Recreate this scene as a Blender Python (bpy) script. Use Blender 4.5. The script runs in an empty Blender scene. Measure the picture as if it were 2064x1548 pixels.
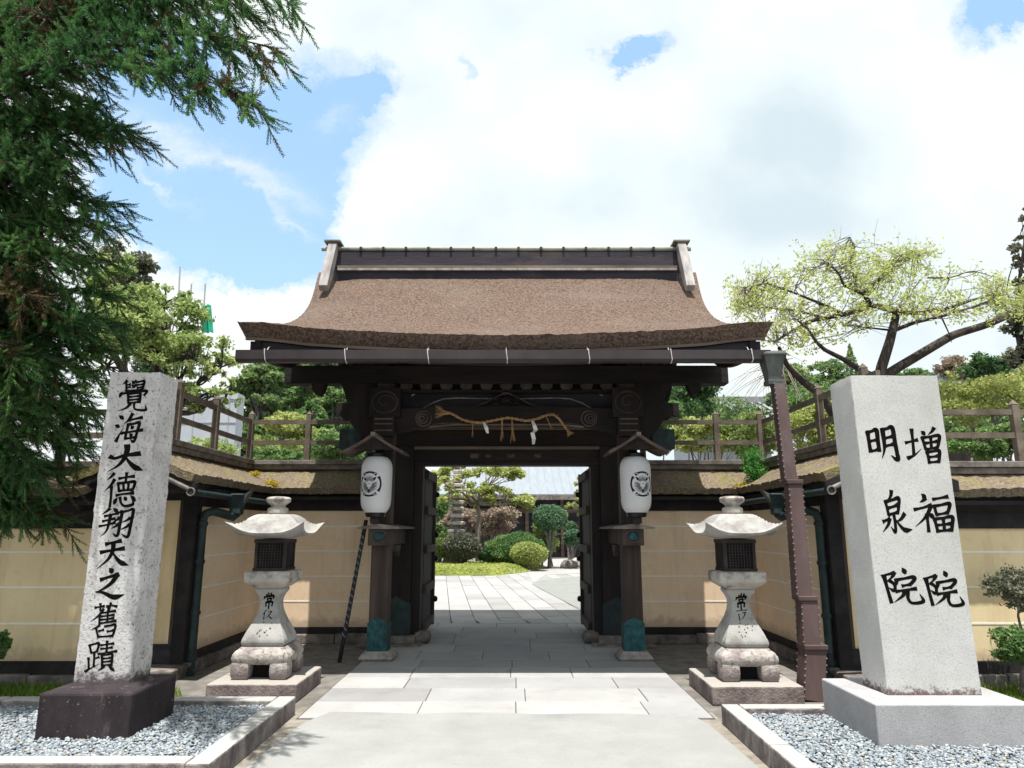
import bpy, bmesh, math, random
import numpy as np
from mathutils import Vector, Matrix
R = math.radians
random.seed(7)
sc = bpy.context.scene
COL = sc.collection

# ------------------------------------------------------------------ camera, light, exposure
CAM_H, PITCH, FPX = 1.5, 11.5, 1432.0
cam = bpy.data.objects.new('camera', bpy.data.cameras.new('camera'))
COL.objects.link(cam)
cam.location = (0, 0, CAM_H)
cam.rotation_euler = (R(90 + PITCH), 0, 0)
cam.data.sensor_width = 36.0
cam.data.lens = FPX / 2064 * 36
cam.data.clip_end = 2000
sc.camera = cam

SUN_EL, SUN_AZ = 76.5, 0.0          # sun high behind the camera (azimuth from -Y)
sun = bpy.data.objects.new('sun', bpy.data.lights.new('sun', 'SUN'))
COL.objects.link(sun)
sun.data.energy = 3.3
sun.data.angle = R(0.53)
sun.data.color = (1.0, 0.965, 0.9)
sd = Vector((math.sin(R(SUN_AZ)) * math.cos(R(SUN_EL)), -math.cos(R(SUN_AZ)) * math.cos(R(SUN_EL)), math.sin(R(SUN_EL))))
sun.rotation_euler = sd.to_track_quat('Z', 'Y').to_euler()
sun.location = (0, -20, 60)
sc.view_settings.view_transform = 'Standard'
sc.view_settings.look = 'None'
sc.view_settings.exposure = 1.28
sc.view_settings.gamma = 1
sc.cycles.max_bounces = 8
sc.cycles.transparent_max_bounces = 8

class NT:
    """small node-tree helper"""
    def __init__(s, tree): s.t = tree; s.n = tree.nodes; s.l = tree.links
    def new(s, typ, **kw):
        n = s.n.new(typ)
        for k, v in kw.items():
            if k.startswith('i_'):
                key = k[2:]; key = int(key) if key.isdigit() else key.replace('_', ' ')
                sock = n.inputs[key]
                if isinstance(v, bpy.types.NodeSocket): s.l.new(v, sock)
                else: sock.default_value = v
            else: setattr(n, k, v)
        return n
    def math(s, op, a, b=None, c=None, clamp=False):
        n = s.n.new('ShaderNodeMath'); n.operation = op; n.use_clamp = clamp
        for i, v in enumerate((a, b, c)):
            if v is None: continue
            if isinstance(v, bpy.types.NodeSocket): s.l.new(v, n.inputs[i])
            else: n.inputs[i].default_value = v
        return n.outputs[0]
    def ramp(s, fac, stops, interp='LINEAR'):
        n = s.n.new('ShaderNodeValToRGB'); n.color_ramp.interpolation = interp
        e = n.color_ramp.elements
        while len(e) < len(stops): e.new(0.5)
        for el, (p, c) in zip(e, stops):
            el.position = p
            el.color = (c, c, c, 1) if isinstance(c, (int, float)) else (*c, 1)
        s.l.new(fac, n.inputs[0]); return n.outputs[0]
    def mix(s, fac, a, b, mode='MIX'):
        n = s.n.new('ShaderNodeMix'); n.data_type = 'RGBA'; n.blend_type = mode
        for sock, v in ((n.inputs[0], fac), (n.inputs[6], a), (n.inputs[7], b)):
            if isinstance(v, bpy.types.NodeSocket): s.l.new(v, sock)
            elif isinstance(v, (int, float)): sock.default_value = v
            else: sock.default_value = (*v, 1)
        return n.outputs[2]

def px_dir(x, y):
    u, v = x - 1032.0, 774.0 - y
    c, s = math.cos(R(PITCH)), math.sin(R(PITCH))
    return u, FPX * c - v * s, FPX * s + v * c
def P(x, y, D):
    """photo pixel at depth D metres -> world point"""
    u, Y, Z = px_dir(x, y)
    return (u / Y * D, D, CAM_H + Z / Y * D)
def G(x, y, z=0.0):
    u, Y, Z = px_dir(x, y)
    t = (z - CAM_H) / Z
    return (u * t, Y * t, z)

# ------------------------------------------------------------------ sky
world = bpy.data.worlds.new('World'); sc.world = world; world.use_nodes = True
def build_sky():
    w = NT(world.node_tree); w.n.clear()
    out = w.new('ShaderNodeOutputWorld')
    bg = w.new('ShaderNodeBackground', i_Strength=0.094)
    w.l.new(bg.outputs[0], out.inputs[0])
    sky = w.new('ShaderNodeTexSky'); sky.sky_type = 'NISHITA'; sky.sun_disc = False
    sky.sun_elevation = R(SUN_EL); sky.sun_rotation = R(180 + SUN_AZ)
    sky.air_density = 1.0; sky.dust_density = 0.6; sky.ozone_density = 1.4; sky.altitude = 800
    tc = w.new('ShaderNodeTexCoord')
    sep = w.new('ShaderNodeSeparateXYZ'); w.l.new(tc.outputs['Generated'], sep.inputs[0])
    ya = w.math('MAXIMUM', w.math('ABSOLUTE', sep.outputs[1]), 0.12)
    a = w.math('DIVIDE', sep.outputs[0], ya); b = w.math('DIVIDE', sep.outputs[2], ya)
    ab = w.new('ShaderNodeCombineXYZ', i_0=a, i_1=b, i_2=0.0).outputs[0]
    # domain warp for ragged cloud edges
    nz = w.new('ShaderNodeTexNoise', noise_dimensions='3D', i_Scale=4.5, i_Detail=10.0, i_Roughness=0.68); w.l.new(ab, nz.inputs['Vector'])
    warp = w.new('ShaderNodeVectorMath', operation='SUBTRACT'); w.l.new(nz.outputs['Color'], warp.inputs[0]); warp.inputs[1].default_value = (0.5, 0.5, 0.5)
    wsc = w.new('ShaderNodeVectorMath', operation='SCALE'); w.l.new(warp.outputs[0], wsc.inputs[0]); wsc.inputs['Scale'].default_value = 0.24
    wab = w.new('ShaderNodeVectorMath', operation='ADD'); w.l.new(ab, wab.inputs[0]); w.l.new(wsc.outputs[0], wab.inputs[1])
    wab = wab.outputs[0]
    def blob(x, y, sx, sy, rot=0.0, src=None):
        u, Y, Z = px_dir(x, y)
        m = w.new('ShaderNodeMapping', vector_type='TEXTURE'); w.l.new(src or wab, m.inputs[0])
        m.inputs['Location'].default_value = (u / Y, Z / Y, 0)
        m.inputs['Rotation'].default_value = (0, 0, R(rot))
        m.inputs['Scale'].default_value = (sx / 1390, sy / 1390, 1)
        d = w.new('ShaderNodeVectorMath', operation='DOT_PRODUCT'); w.l.new(m.outputs[0], d.inputs[0]); w.l.new(m.outputs[0], d.inputs[1])
        return w.math('EXPONENT', w.math('MULTIPLY', d.outputs['Value'], -1.0))
    holes = [(300, 420, 120, 110, 0, .7), (470, 560, 110, 60, -20, .5), (430, 330, 300, 190, -18, 1.25), (640, 230, 95, 150, 12, 1.0), (740, 170, 38, 80, -25, .75), (1300, 98, 70, 28, 25, .85), (1240, 128, 62, 22, 10, .7),
             (2020, 50, 95, 50, 15, 1.2), (330, 110, 240, 120, 0, .7), (590, 420, 75, 130, 14, .95), (930, 105, 22, 34, 0, .4), (745, 455, 16, 24, 0, .5), (560, 560, 120, 60, 0, .35)]
    acc = None
    for (x, y, sx, sy, rt, k) in holes:
        g = w.math('MULTIPLY', blob(x, y, sx, sy, rt), k)
        acc = g if acc is None else w.math('ADD', acc, g)
    puffs = [(760, 420, 95, 95, 0, .8), (300, 520, 80, 75, 30, .55), (330, 660, 200, 60, 0, .5), (540, 640, 120, 50, 0, .5), (640, 180, 50, 50, 0, .22)]
    pos = None
    for (x, y, sx, sy, rt, k) in puffs:
        g = w.math('MULTIPLY', blob(x, y, sx, sy, rt), k)
        pos = g if pos is None else w.math('ADD', pos, g)
    fb = w.new('ShaderNodeTexNoise', i_Scale=3.2, i_Detail=10.0, i_Roughness=0.6); w.l.new(wab, fb.inputs['Vector'])
    dens = w.math('ADD', w.math('SUBTRACT', 0.98, acc), w.math('ADD', pos, w.math('MULTIPLY', w.math('SUBTRACT', fb.outputs[0], 0.5), 1.25)))
    cov = w.ramp(dens, [(0.26, 0.0), (0.50, 0.5), (0.80, 1.0)], 'EASE')
    # thin streaks of cirrus in the blue
    st = None
    for (x, y, sx, sy, rt, k) in [(470, 330, 170, 26, -24, .55), (560, 420, 115, 13, -40, .4), (300, 330, 110, 12, -38, .3), (360, 270, 120, 40, -24, .35), (690, 240, 30, 26, 0, .4)]:
        g = w.math('MULTIPLY', blob(x, y, sx, sy, rt), k)
        st = g if st is None else w.math('ADD', st, g)
    sn = w.new('ShaderNodeTexNoise', i_Scale=9.0, i_Detail=8.0, i_Roughness=0.65)
    mp = w.new('ShaderNodeMapping'); mp.inputs['Rotation'].default_value = (0, 0, R(28)); mp.inputs['Scale'].default_value = (0.35, 1.8, 1); w.l.new(ab, mp.inputs[0]); w.l.new(mp.outputs[0], sn.inputs['Vector'])
    st = w.math('MULTIPLY', st, w.ramp(sn.outputs[0], [(0.3, 0.25), (0.65, 2.2)]))
    cov = w.math('MAXIMUM', cov, w.math('MINIMUM', st, 1.0), clamp=True)
    shade = w.new('ShaderNodeTexNoise', i_Scale=2.6, i_Detail=6.0, i_Roughness=0.5); w.l.new(ab, shade.inputs['Vector'])
    shd = w.math('ADD', shade.outputs[0], w.math('MULTIPLY', w.math('SUBTRACT', fb.outputs[0], 0.5), 0.35))
    for (x, y, sx, sy, k) in [(1130, 400, 190, 80, -.16), (1620, 280, 180, 110, -.13), (1560, 450, 260, 60, -.14), (1020, 120, 80, 120, -.08), (800, 340, 110, 90, .16), (1300, 210, 200, 90, .12), (1850, 150, 220, 90, .1)]:
        shd = w.math('ADD', shd, w.math('MULTIPLY', blob(x, y, sx, sy, 0, ab), k))
    ccol = w.ramp(shd, [(0.26, (3.2, 3.75, 4.05)), (0.40, (3.8, 4.25, 4.4)), (0.54, (4.35, 4.65, 4.65)), (0.74, (4.95, 5.05, 4.95))])
    hz = w.math('EXPONENT', w.math('MULTIPLY', w.math('MAXIMUM', b, 0.0), -7.0))
    skyc = w.mix(0.5, sky.outputs[0], (2.7, 4.3, 6.2))
    skyc = w.mix(w.math('MULTIPLY', hz, 0.75), skyc, (5.0, 5.6, 5.9))
    fin = w.mix(cov, skyc, ccol)
    w.l.new(fin, bg.inputs[0])
build_sky()

# ------------------------------------------------------------------ mesh helpers
class MB:
    def __init__(s): s.v = []; s.f = []; s.m = []
    def add(s, verts, faces, m=0):
        o = len(s.v); s.v += [tuple(map(float, p)) for p in verts]
        s.f += [tuple(i + o for i in f) for f in faces]; s.m += [m] * len(faces); return s
    def box(s, x0, x1, y0, y1, z0, z1, m=0):
        if x0 > x1: x0, x1 = x1, x0
        return s.add([(x0,y0,z0),(x1,y0,z0),(x1,y1,z0),(x0,y1,z0),(x0,y0,z1),(x1,y0,z1),(x1,y1,z1),(x0,y1,z1)],
                     [(0,3,2,1),(4,5,6,7),(0,1,5,4),(1,2,6,5),(2,3,7,6),(3,0,4,7)], m)
    def bar(s, p0, p1, w, h, up=(0,0,1), w1=None, h1=None, m=0):
        p0, p1 = Vector(p0), Vector(p1); d = (p1 - p0).normalized(); up = Vector(up)
        sx = d.cross(up)
        if sx.length < 1e-4: sx = d.cross(Vector((0, 1, 0)))
        sx.normalize(); sz = sx.cross(d)
        w1 = w if w1 is None else w1; h1 = h if h1 is None else h1
        vs = []
        for p, a, b in ((p0, w, h), (p1, w1, h1)):
            for i, j in ((-1,-1),(1,-1),(1,1),(-1,1)): vs.append(p + sx*i*a/2 + sz*j*b/2)
        return s.add(vs, [(0,1,2,3),(7,6,5,4),(0,4,5,1),(1,5,6,2),(2,6,7,3),(3,7,4,0)], m)
    def tube(s, pts, rad, n=8, m=0, cap=True):
        pts = [Vector(p) for p in pts]; k = len(pts)
        rad = [rad] * k if isinstance(rad, (int, float)) else rad
        vs = []; ref = None
        for i, p in enumerate(pts):
            d = (pts[min(i+1, k-1)] - pts[max(i-1, 0)]).normalized()
            if ref is None: ref = d.cross(Vector((0.31, 0.2, 0.93)) if abs(d.z) < .9 else Vector((1, 0, 0))).normalized()
            ref = (ref - d * ref.dot(d)).normalized(); b = d.cross(ref)
            for j in range(n):
                t = 2*math.pi*j/n; vs.append(p + (ref*math.cos(t) + b*math.sin(t))*rad[i])
        fs = [(i*n+j, i*n+(j+1)%n, (i+1)*n+(j+1)%n, (i+1)*n+j) for i in range(k-1) for j in range(n)]
        if cap: fs += [tuple(range(n-1, -1, -1)), tuple((k-1)*n + j for j in range(n))]
        return s.add(vs, fs, m)
    def lathe(s, prof, c=(0,0,0), n=24, m=0, cap=True):
        vs = [(c[0]+r*math.cos(2*math.pi*j/n), c[1]+r*math.sin(2*math.pi*j/n), c[2]+z) for r, z in prof for j in range(n)]
        k = len(prof)
        fs = [(i*n+j, i*n+(j+1)%n, (i+1)*n+(j+1)%n, (i+1)*n+j) for i in range(k-1) for j in range(n)]
        if cap: fs += [tuple(range(n-1, -1, -1)), tuple((k-1)*n + j for j in range(n))]
        return s.add(vs, fs, m)
    def sq(s, prof, c=(0,0,0), m=0, rnd=0.0, seg=1, ry=1.0):
        """square-section loft; prof = (half width, z); rnd rounds the corners; seg points per side"""
        ring = []
        for q in range(4):
            for i in range(seg):
                t = -1 + 2*i/seg
                p = [(t,-1),(1,t),(-t,1),(-1,-t)][q]
                if rnd: l = (abs(p[0])**8 + abs(p[1])**8)**(1/8); p = tuple(x*(1-rnd) + x/l*rnd for x in p)
                ring.append(p)
        n = len(ring)
        vs = [(c[0]+h*p[0], c[1]+h*p[1]*ry, c[2]+z) for h, z in prof for p in ring]
        k = len(prof)
        fs = [(i*n+j, i*n+(j+1)%n, (i+1)*n+(j+1)%n, (i+1)*n+j) for i in range(k-1) for j in range(n)]
        fs += [tuple(range(n-1, -1, -1)), tuple((k-1)*n + j for j in range(n))]
        return s.add(vs, fs, m)
    def prism(s, poly, a0, a1, axis='y', m=0):
        """poly in (x,z) extruded along y, or (y,z) along x, or (x,y) along z"""
        f = {'y': lambda p, a: (p[0], a, p[1]), 'x': lambda p, a: (a, p[0], p[1]), 'z': lambda p, a: (p[0], p[1], a)}[axis]
        n = len(poly); vs = [f(p, a0) for p in poly] + [f(p, a1) for p in poly]
        return s.add(vs, [tuple(range(n)), tuple(range(2*n-1, n-1, -1))] + [(i, i+n, (i+1)%n+n, (i+1)%n) for i in range(n)], m)
    def torus(s, c, r, t, axis='y', n=20, k=6, m=0, sx=1.0):
        pts = []
        for i in range(n+1):
            a = 2*math.pi*i/n
            pts.append({'y': (c[0]+r*sx*math.cos(a), c[1], c[2]+r*math.sin(a)), 'x': (c[0], c[1]+r*math.cos(a), c[2]+r*math.sin(a)), 'z': (c[0]+r*math.cos(a), c[1]+r*math.sin(a), c[2])}[axis])
        return s.tube(pts, t, k, m, cap=False)
    def xf(s, fn): s.v = [tuple(fn(p)) for p in s.v]; return s
    def build(s, name, mats, parent=None, smooth=False, bevel=0.0, origin=None, seg=2):
        me = bpy.data.meshes.new(name)
        o0 = Vector(origin) if origin is not None else (root_loc(parent) if parent else Vector((0,0,0)))
        me.from_pydata([(p[0]-o0.x, p[1]-o0.y, p[2]-o0.z) for p in s.v], [], s.f)
        mats = mats if isinstance(mats, (list, tuple)) else [mats]
        for mt in mats: me.materials.append(mt)
        if len(mats) > 1: me.polygons.foreach_set('material_index', s.m)
        bm = bmesh.new(); bm.from_mesh(me); bmesh.ops.recalc_face_normals(bm, faces=bm.faces); bm.to_mesh(me); bm.free()
        me.polygons.foreach_set('use_smooth', [bool(smooth)] * len(me.polygons))
        o = bpy.data.objects.new(name, me); COL.objects.link(o)
        if parent: o.parent = parent
        elif origin is not None: o.location = o0
        if smooth == 'auto':
            me.set_sharp_from_angle(angle=R(38))
        if bevel:
            b = o.modifiers.new('bevel', 'BEVEL'); b.width = bevel; b.segments = seg; b.limit_method = 'ANGLE'; b.angle_limit = R(40)
        return o

def root_loc(o):
    v = Vector((0,0,0))
    while o is not None: v = v + o.location; o = o.parent
    return v
def tag(o, label, cat, group=None, kind=None):
    o['label'] = label; o['category'] = cat
    if group: o['group'] = group
    if kind: o['kind'] = kind
    return o
def thing(name, loc, label, cat, group=None):
    o = bpy.data.objects.new(name, None); COL.objects.link(o); o.location = loc; o.empty_display_size = .2
    return tag(o, label, cat, group)
def structure(o, label, cat): return tag(o, label, cat, kind='structure')
def copy_tree(o, parent=None):
    c = o.copy(); COL.objects.link(c)
    if parent: c.parent = parent
    for ch in [x for x in bpy.data.objects if x.parent == o]: copy_tree(ch, c)
    return c
def np_mesh(name, V, F, mats, parent=None, smooth=False, origin=None, mi=None):
    """V (n,3), F (m,k) numpy arrays"""
    me = bpy.data.meshes.new(name)
    o0 = Vector(origin) if origin is not None else (root_loc(parent) if parent else Vector((0,0,0)))
    V = np.asarray(V, np.float32) - np.array(o0, np.float32); F = np.asarray(F, np.int32); m, k = F.shape
    me.vertices.add(len(V)); me.vertices.foreach_set('co', V.ravel())
    me.loops.add(m*k); me.loops.foreach_set('vertex_index', F.ravel())
    me.polygons.add(m); me.polygons.foreach_set('loop_start', np.arange(0, m*k, k, dtype=np.int32))
    me.polygons.foreach_set('use_smooth', np.full(m, bool(smooth)))
    for mt in (mats if isinstance(mats, (list, tuple)) else [mats]): me.materials.append(mt)
    if mi is not None: me.polygons.foreach_set('material_index', np.asarray(mi, np.int32))
    me.update(calc_edges=True); me.validate()
    o = bpy.data.objects.new(name, me); COL.objects.link(o)
    if parent: o.parent = parent
    elif origin is not None: o.location = o0
    return o

# ------------------------------------------------------------------ materials
def material(name, c1, c2, scale=6.0, rough=0.8, bump=0.3, bscale=None, stretch=(1,1,1), detail=6.0, speck=None, stain=None, top=None, dist=0.01, lo=.35, hi=.65, spec=.3, trans=0.0, extra=None):
    """two-tone noise; speck=(color, scale, low, high, amount); stain=(color, scale, low, high, amount, stretch)"""
    mt = bpy.data.materials.new(name); mt.use_nodes = True
    t = NT(mt.node_tree); t.n.clear()
    out = t.new('ShaderNodeOutputMaterial'); bs = t.new('ShaderNodeBsdfPrincipled', i_Roughness=rough)
    bs.inputs['Specular IOR Level'].default_value = spec
    t.l.new(bs.outputs[0], out.inputs[0])
    tc = t.new('ShaderNodeTexCoord'); mp = t.new('ShaderNodeMapping'); mp.inputs['Scale'].default_value = stretch
    t.l.new(tc.outputs['Object'], mp.inputs[0]); vec = mp.outputs[0]
    nz = t.new('ShaderNodeTexNoise', i_Scale=scale, i_Detail=detail, i_Roughness=0.6); t.l.new(vec, nz.inputs['Vector'])
    col = t.mix(t.ramp(nz.outputs[0], [(lo, 0.0), (hi, 1.0)]), c1, c2)
    for sp in (speck if isinstance(speck, list) else [speck] if speck else []):
        c, ss, l, h, amt = sp
        n2 = t.new('ShaderNodeTexNoise', i_Scale=ss, i_Detail=3.0, i_Roughness=0.65); t.l.new(tc.outputs['Object'], n2.inputs['Vector'])
        col = t.mix(t.math('MULTIPLY', t.ramp(n2.outputs[0], [(l, 0.0), (h, 1.0)]), amt), col, c)
    for si in (stain if isinstance(stain, list) else [stain] if stain else []):
        c, ss, l, h, amt, stc = si
        m2 = t.new('ShaderNodeMapping'); m2.inputs['Scale'].default_value = stc; m2.inputs['Location'].default_value = (3.1, 1.7, .6); t.l.new(tc.outputs['Object'], m2.inputs[0])
        n3 = t.new('ShaderNodeTexNoise', i_Scale=ss, i_Detail=7.0, i_Roughness=0.65); t.l.new(m2.outputs[0], n3.inputs['Vector'])
        col = t.mix(t.math('MULTIPLY', t.ramp(n3.outputs[0], [(l, 0.0), (h, 1.0)]), amt), col, c)
    if extra: col = extra(t, tc, col)
    t.l.new(col, bs.inputs['Base Color'])
    if bump:
        nb = t.new('ShaderNodeTexNoise', i_Scale=bscale or scale*6, i_Detail=5.0, i_Roughness=0.6); t.l.new(vec, nb.inputs['Vector'])
        bp = t.new('ShaderNodeBump', i_Strength=bump, i_Distance=dist); t.l.new(nb.outputs[0], bp.inputs['Height']); t.l.new(bp.outputs[0], bs.inputs['Normal'])
    if trans:
        tr = t.new('ShaderNodeBsdfTranslucent'); t.l.new(col, tr.inputs[0])
        mx = t.new('ShaderNodeMixShader', i_0=trans); t.l.new(bs.outputs[0], mx.inputs[1]); t.l.new(tr.outputs[0], mx.inputs[2]); t.l.new(mx.outputs[0], out.inputs[0])
    return mt
def zstain(color, z0, z1, amt, nscale=14.0, w=.5):
    """grime that creeps up from the foot of a stone (object z0..z1)"""
    def f(t, tc, col):
        sp = t.new('ShaderNodeSeparateXYZ'); t.l.new(tc.outputs['Object'], sp.inputs[0])
        nz = t.new('ShaderNodeTexNoise', i_Scale=nscale, i_Detail=6.0, i_Roughness=0.7); t.l.new(tc.outputs['Object'], nz.inputs['Vector'])
        h = t.math('DIVIDE', t.math('SUBTRACT', sp.outputs[2], z0), z1 - z0)
        k = t.math('ADD', t.math('SUBTRACT', 1.0, h), t.math('MULTIPLY', t.math('SUBTRACT', nz.outputs[0], .5), w * 4))
        return t.mix(t.math('MULTIPLY', t.ramp(k, [(.35, 0.0), (.75, 1.0)]), amt), col, color)
    return f
def slabtone(amt):
    def f(t, tc, col):
        geo = t.new('ShaderNodeNewGeometry'); return t.mix(amt, col, t.ramp(geo.outputs['Random Per Island'], [(0, (.70,.69,.70)), (.5, (1,1,1)), (1, (1.22,1.2,1.16))]), 'MULTIPLY')
    return f
def leaf_mat(name, c1, c2, c3=None, trans=0.35, pscale=1.2, rough=.55):
    mt = bpy.data.materials.new(name); mt.use_nodes = True
    t = NT(mt.node_tree); t.n.clear()
    out = t.new('ShaderNodeOutputMaterial'); geo = t.new('ShaderNodeNewGeometry'); tc = t.new('ShaderNodeTexCoord')
    nz = t.new('ShaderNodeTexNoise', i_Scale=pscale, i_Detail=3.0); t.l.new(tc.outputs['Object'], nz.inputs['Vector'])
    f = t.math('ADD', t.math('MULTIPLY', geo.outputs['Random Per Island'], .55), t.math('MULTIPLY', t.ramp(nz.outputs[0], [(.32, 0.0), (.68, 1.0)]), .45))
    col = t.ramp(f, [(0.05, c1), (0.6, c2), (0.95, c3 or c2)])
    bs = t.new('ShaderNodeBsdfPrincipled', i_Roughness=rough); bs.inputs['Specular IOR Level'].default_value = .25; t.l.new(col, bs.inputs['Base Color'])
    tr = t.new('ShaderNodeBsdfTranslucent'); t.l.new(col, tr.inputs[0])
    mx = t.new('ShaderNodeMixShader', i_0=trans); t.l.new(bs.outputs[0], mx.inputs[1]); t.l.new(tr.outputs[0], mx.inputs[2]); t.l.new(mx.outputs[0], out.inputs[0])
    return mt

M = {}
M['thatch'] = material('thatch', (.080,.050,.038), (.215,.150,.115), 34, .95, .9, 75, detail=9, dist=.03, lo=.40, hi=.60, speck=[((.030,.019,.017), 48, .54, .64, .85), ((.34,.26,.21), 60, .58, .68, .55)], stain=[((.22,.115,.065), 1.3, .58, .74, .25, (1,1,1)), ((.12,.09,.078), .9, .5, .75, .3, (1,1,1)), ((.21,.17,.145), 1.7, .5, .72, .4, (.6,1,1))])
M['moss_thatch'] = material('moss_thatch', (.125,.092,.066), (.265,.215,.15), 30, .95, .9, 60, detail=9, dist=.03, speck=[((.05,.035,.025), 48, .55, .68, .7), ((.36,.32,.16), 36, .6, .74, .5)], stain=[((.26,.24,.05), 2.1, .53, .68, .6, (1,1,1)), ((.10,.11,.03), 2.7, .58, .7, .5, (1,1,1))])
M['wood'] = material('wood', (.008,.0064,.0066), (.023,.0165,.0155), 5, .75, .5, 40, stretch=(1,1,.15), stain=((.034,.024,.02), 3, .55, .75, .5, (1,1,.2)))
M['woodx'] = material('woodx', (.008,.0064,.0066), (.025,.0175,.016), 5, .75, .5, 40, stretch=(.12,1,1), stain=((.05,.030,.022), 3, .55, .75, .5, (.2,1,1)))
M['wood_light'] = material('wood_light', (.10,.072,.055), (.19,.145,.115), 6, .8, .4, 50, stretch=(.15,1,1))
M['wood_pale'] = material('wood_pale', (.20,.185,.185), (.38,.36,.35), 9, .85, .5, 40, stretch=(1,.3,.3), stain=((.10,.085,.09), 5, .55, .72, .7, (2,.3,.3)))
M['board_dark'] = material('board_dark', (.018,.017,.024), (.045,.040,.050), 4, .8, .4, 30, stretch=(.15,1,1), stain=((.12,.085,.08), 2.2, .56, .72, .6, (.4,1,1)))
M['fence_wood'] = material('fence_wood', (.085,.066,.05), (.19,.155,.125), 7, .85, .5, 40, stretch=(.5,.5,.5), stain=((.06,.045,.035), 5, .5, .7, .6, (.6,.6,.6)))
M['ridge_wood'] = material('ridge_wood', (.11,.095,.085), (.24,.215,.195), 8, .85, .5, 40, stain=((.06,.05,.045), 4, .5, .7, .7, (1,1,1)))
M['post_wood'] = material('post_wood', (.035,.025,.022), (.085,.062,.052), 6, .8, .6, 45, stretch=(1,1,.08), stain=((.016,.012,.011), 4, .45, .7, .6, (1,1,.15)))
M['gutter'] = material('gutter', (.024,.018,.020), (.042,.031,.034), 3, .5, .1, 30, stain=((.06,.048,.052), 4, .55, .75, .4, (1,1,1)), spec=.4)
M['pipe_brown'] = material('pipe_brown', (.060,.036,.034), (.110,.073,.071), 2.2, .6, .15, 25, stretch=(1,1,.35), stain=[((.125,.11,.12), 2.5, .52, .7, .55, (1,1,.5)), ((.09,.045,.035), 3.5, .55, .72, .5, (1,1,.4))], spec=.35)
M['metal_light'] = material('metal_light', (.5,.5,.5), (.65,.65,.65), 5, .4, 0)
M['copper'] = material('copper', (.008,.040,.048), (.022,.110,.122), 14, .7, .3, 60, stain=((.016,.016,.017), 5, .46, .62, .85, (1,1,.35)))
M['copper_dark'] = material('copper_dark', (.010,.019,.021), (.026,.043,.045), 6, .6, .2, 40, stain=((.035,.09,.085), 7, .55, .7, .6, (1,1,.5)))
M['copper_grey'] = material('copper_grey', (.055,.060,.058), (.115,.125,.12), 9, .6, .2, 40, stretch=(1,1,.3), stain=((.05,.045,.045), 9, .5, .7, .7, (1,1,.2)))
M['plaster'] = material('plaster', (.79,.60,.42), (.84,.665,.475), 2.2, .9, .12, 50, stain=[((.55,.37,.22), 1.4, .55, .75, .35, (1,1,1)), ((.80,.66,.49), .9, .55, .7, .4, (1,1,1)), ((.50,.355,.24), 2.4, .54, .74, .45, (2.2,2.2,.22)), ((.55,.40,.27), 16, .56, .68, .3, (1,1,1))], extra=zstain((.36,.27,.20), .20, .42, .6, 7, .4), speck=((.6,.42,.27), 9, .56, .72, .22))
M['plaster_front'] = material('plaster_front', (.74,.585,.35), (.80,.65,.41), 1.6, .9, .12, 50, stain=[((.55,.38,.2), 1.2, .55, .75, .4, (1,1,.6)), ((.8,.66,.44), .8, .5, .7, .4, (1,1,1)), ((.50,.36,.21), 2.0, .52, .70, .6, (2.2,2.2,.22))], extra=zstain((.40,.30,.20), .24, .45, .6, 7, .4), speck=((.5,.34,.16), 8, .56, .72, .25))
M['white_line'] = material('white_line', (.80,.77,.72), (.85,.83,.79), 5, .8, 0)
M['wall_beam'] = material('wall_beam', (.010,.009,.011), (.028,.024,.024), 5, .8, .4, 40)
M['foot_stone'] = material('foot_stone', (.10,.088,.082), (.24,.215,.195), 7, .95, .7, 22, detail=8, stain=[((.045,.038,.035), 3, .48, .68, .75, (1,1,1)), ((.36,.33,.28), 5, .58, .72, .5, (1,1,1))], dist=.02)
M['granite_old'] = material('granite_old', (.44,.425,.425), (.57,.56,.55), 5, .9, .5, 60, detail=8, speck=[((.085,.065,.075), 38, .56, .66, .8), ((.15,.115,.125), 15, .60, .70, .7)], stain=[((.27,.215,.215), 4, .55, .72, .55, (1,1,1)), ((.62,.63,.63), 3, .56, .72, .5, (1,1,.6))], extra=zstain((.07,.05,.055), .38, .52, .92, 16))
M['granite_new'] = material('granite_new', (.47,.465,.455), (.55,.545,.535), 3, .75, .2, 120, speck=[((.19,.18,.18), 110, .54, .66, .5), ((.66,.66,.65), 90, .58, .7, .45)], stain=((.34,.33,.32), 1.6, .54, .74, .4, (1,1,.5)), extra=zstain((.10,.055,.05), .35, .455, .9, 26, .6))
M['granite_base'] = material('granite_base', (.30,.295,.305), (.38,.375,.385), 3, .8, .25, 110, speck=[((.14,.13,.14), 110, .54, .66, .5), ((.55,.55,.56), 90, .58, .7, .45)], stain=((.25,.245,.25), 2, .52, .72, .5, (1,1,1)))
M['dark_stone'] = material('dark_stone', (.016,.011,.014), (.042,.031,.035), 6, .92, .6, 30, detail=8, stretch=(1,1,.4), stain=[((.24,.20,.19), 6, .58, .72, .6, (1,1,.25)), ((.022,.017,.02), 2.2, .45, .65, .6, (1,1,.4))], speck=((.42,.38,.36), 34, .67, .72, .5))
def top_tone(color, amt):  # paler tone on upward-facing faces, broken up by noise
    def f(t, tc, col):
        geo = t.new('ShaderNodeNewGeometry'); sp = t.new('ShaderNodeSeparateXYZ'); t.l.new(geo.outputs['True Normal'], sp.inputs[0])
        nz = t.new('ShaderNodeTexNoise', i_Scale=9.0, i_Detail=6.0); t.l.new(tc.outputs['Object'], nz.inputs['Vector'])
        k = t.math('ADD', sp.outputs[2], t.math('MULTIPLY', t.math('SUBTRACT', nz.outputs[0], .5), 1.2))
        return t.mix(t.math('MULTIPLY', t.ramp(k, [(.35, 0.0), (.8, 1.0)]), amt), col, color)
    return f
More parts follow.
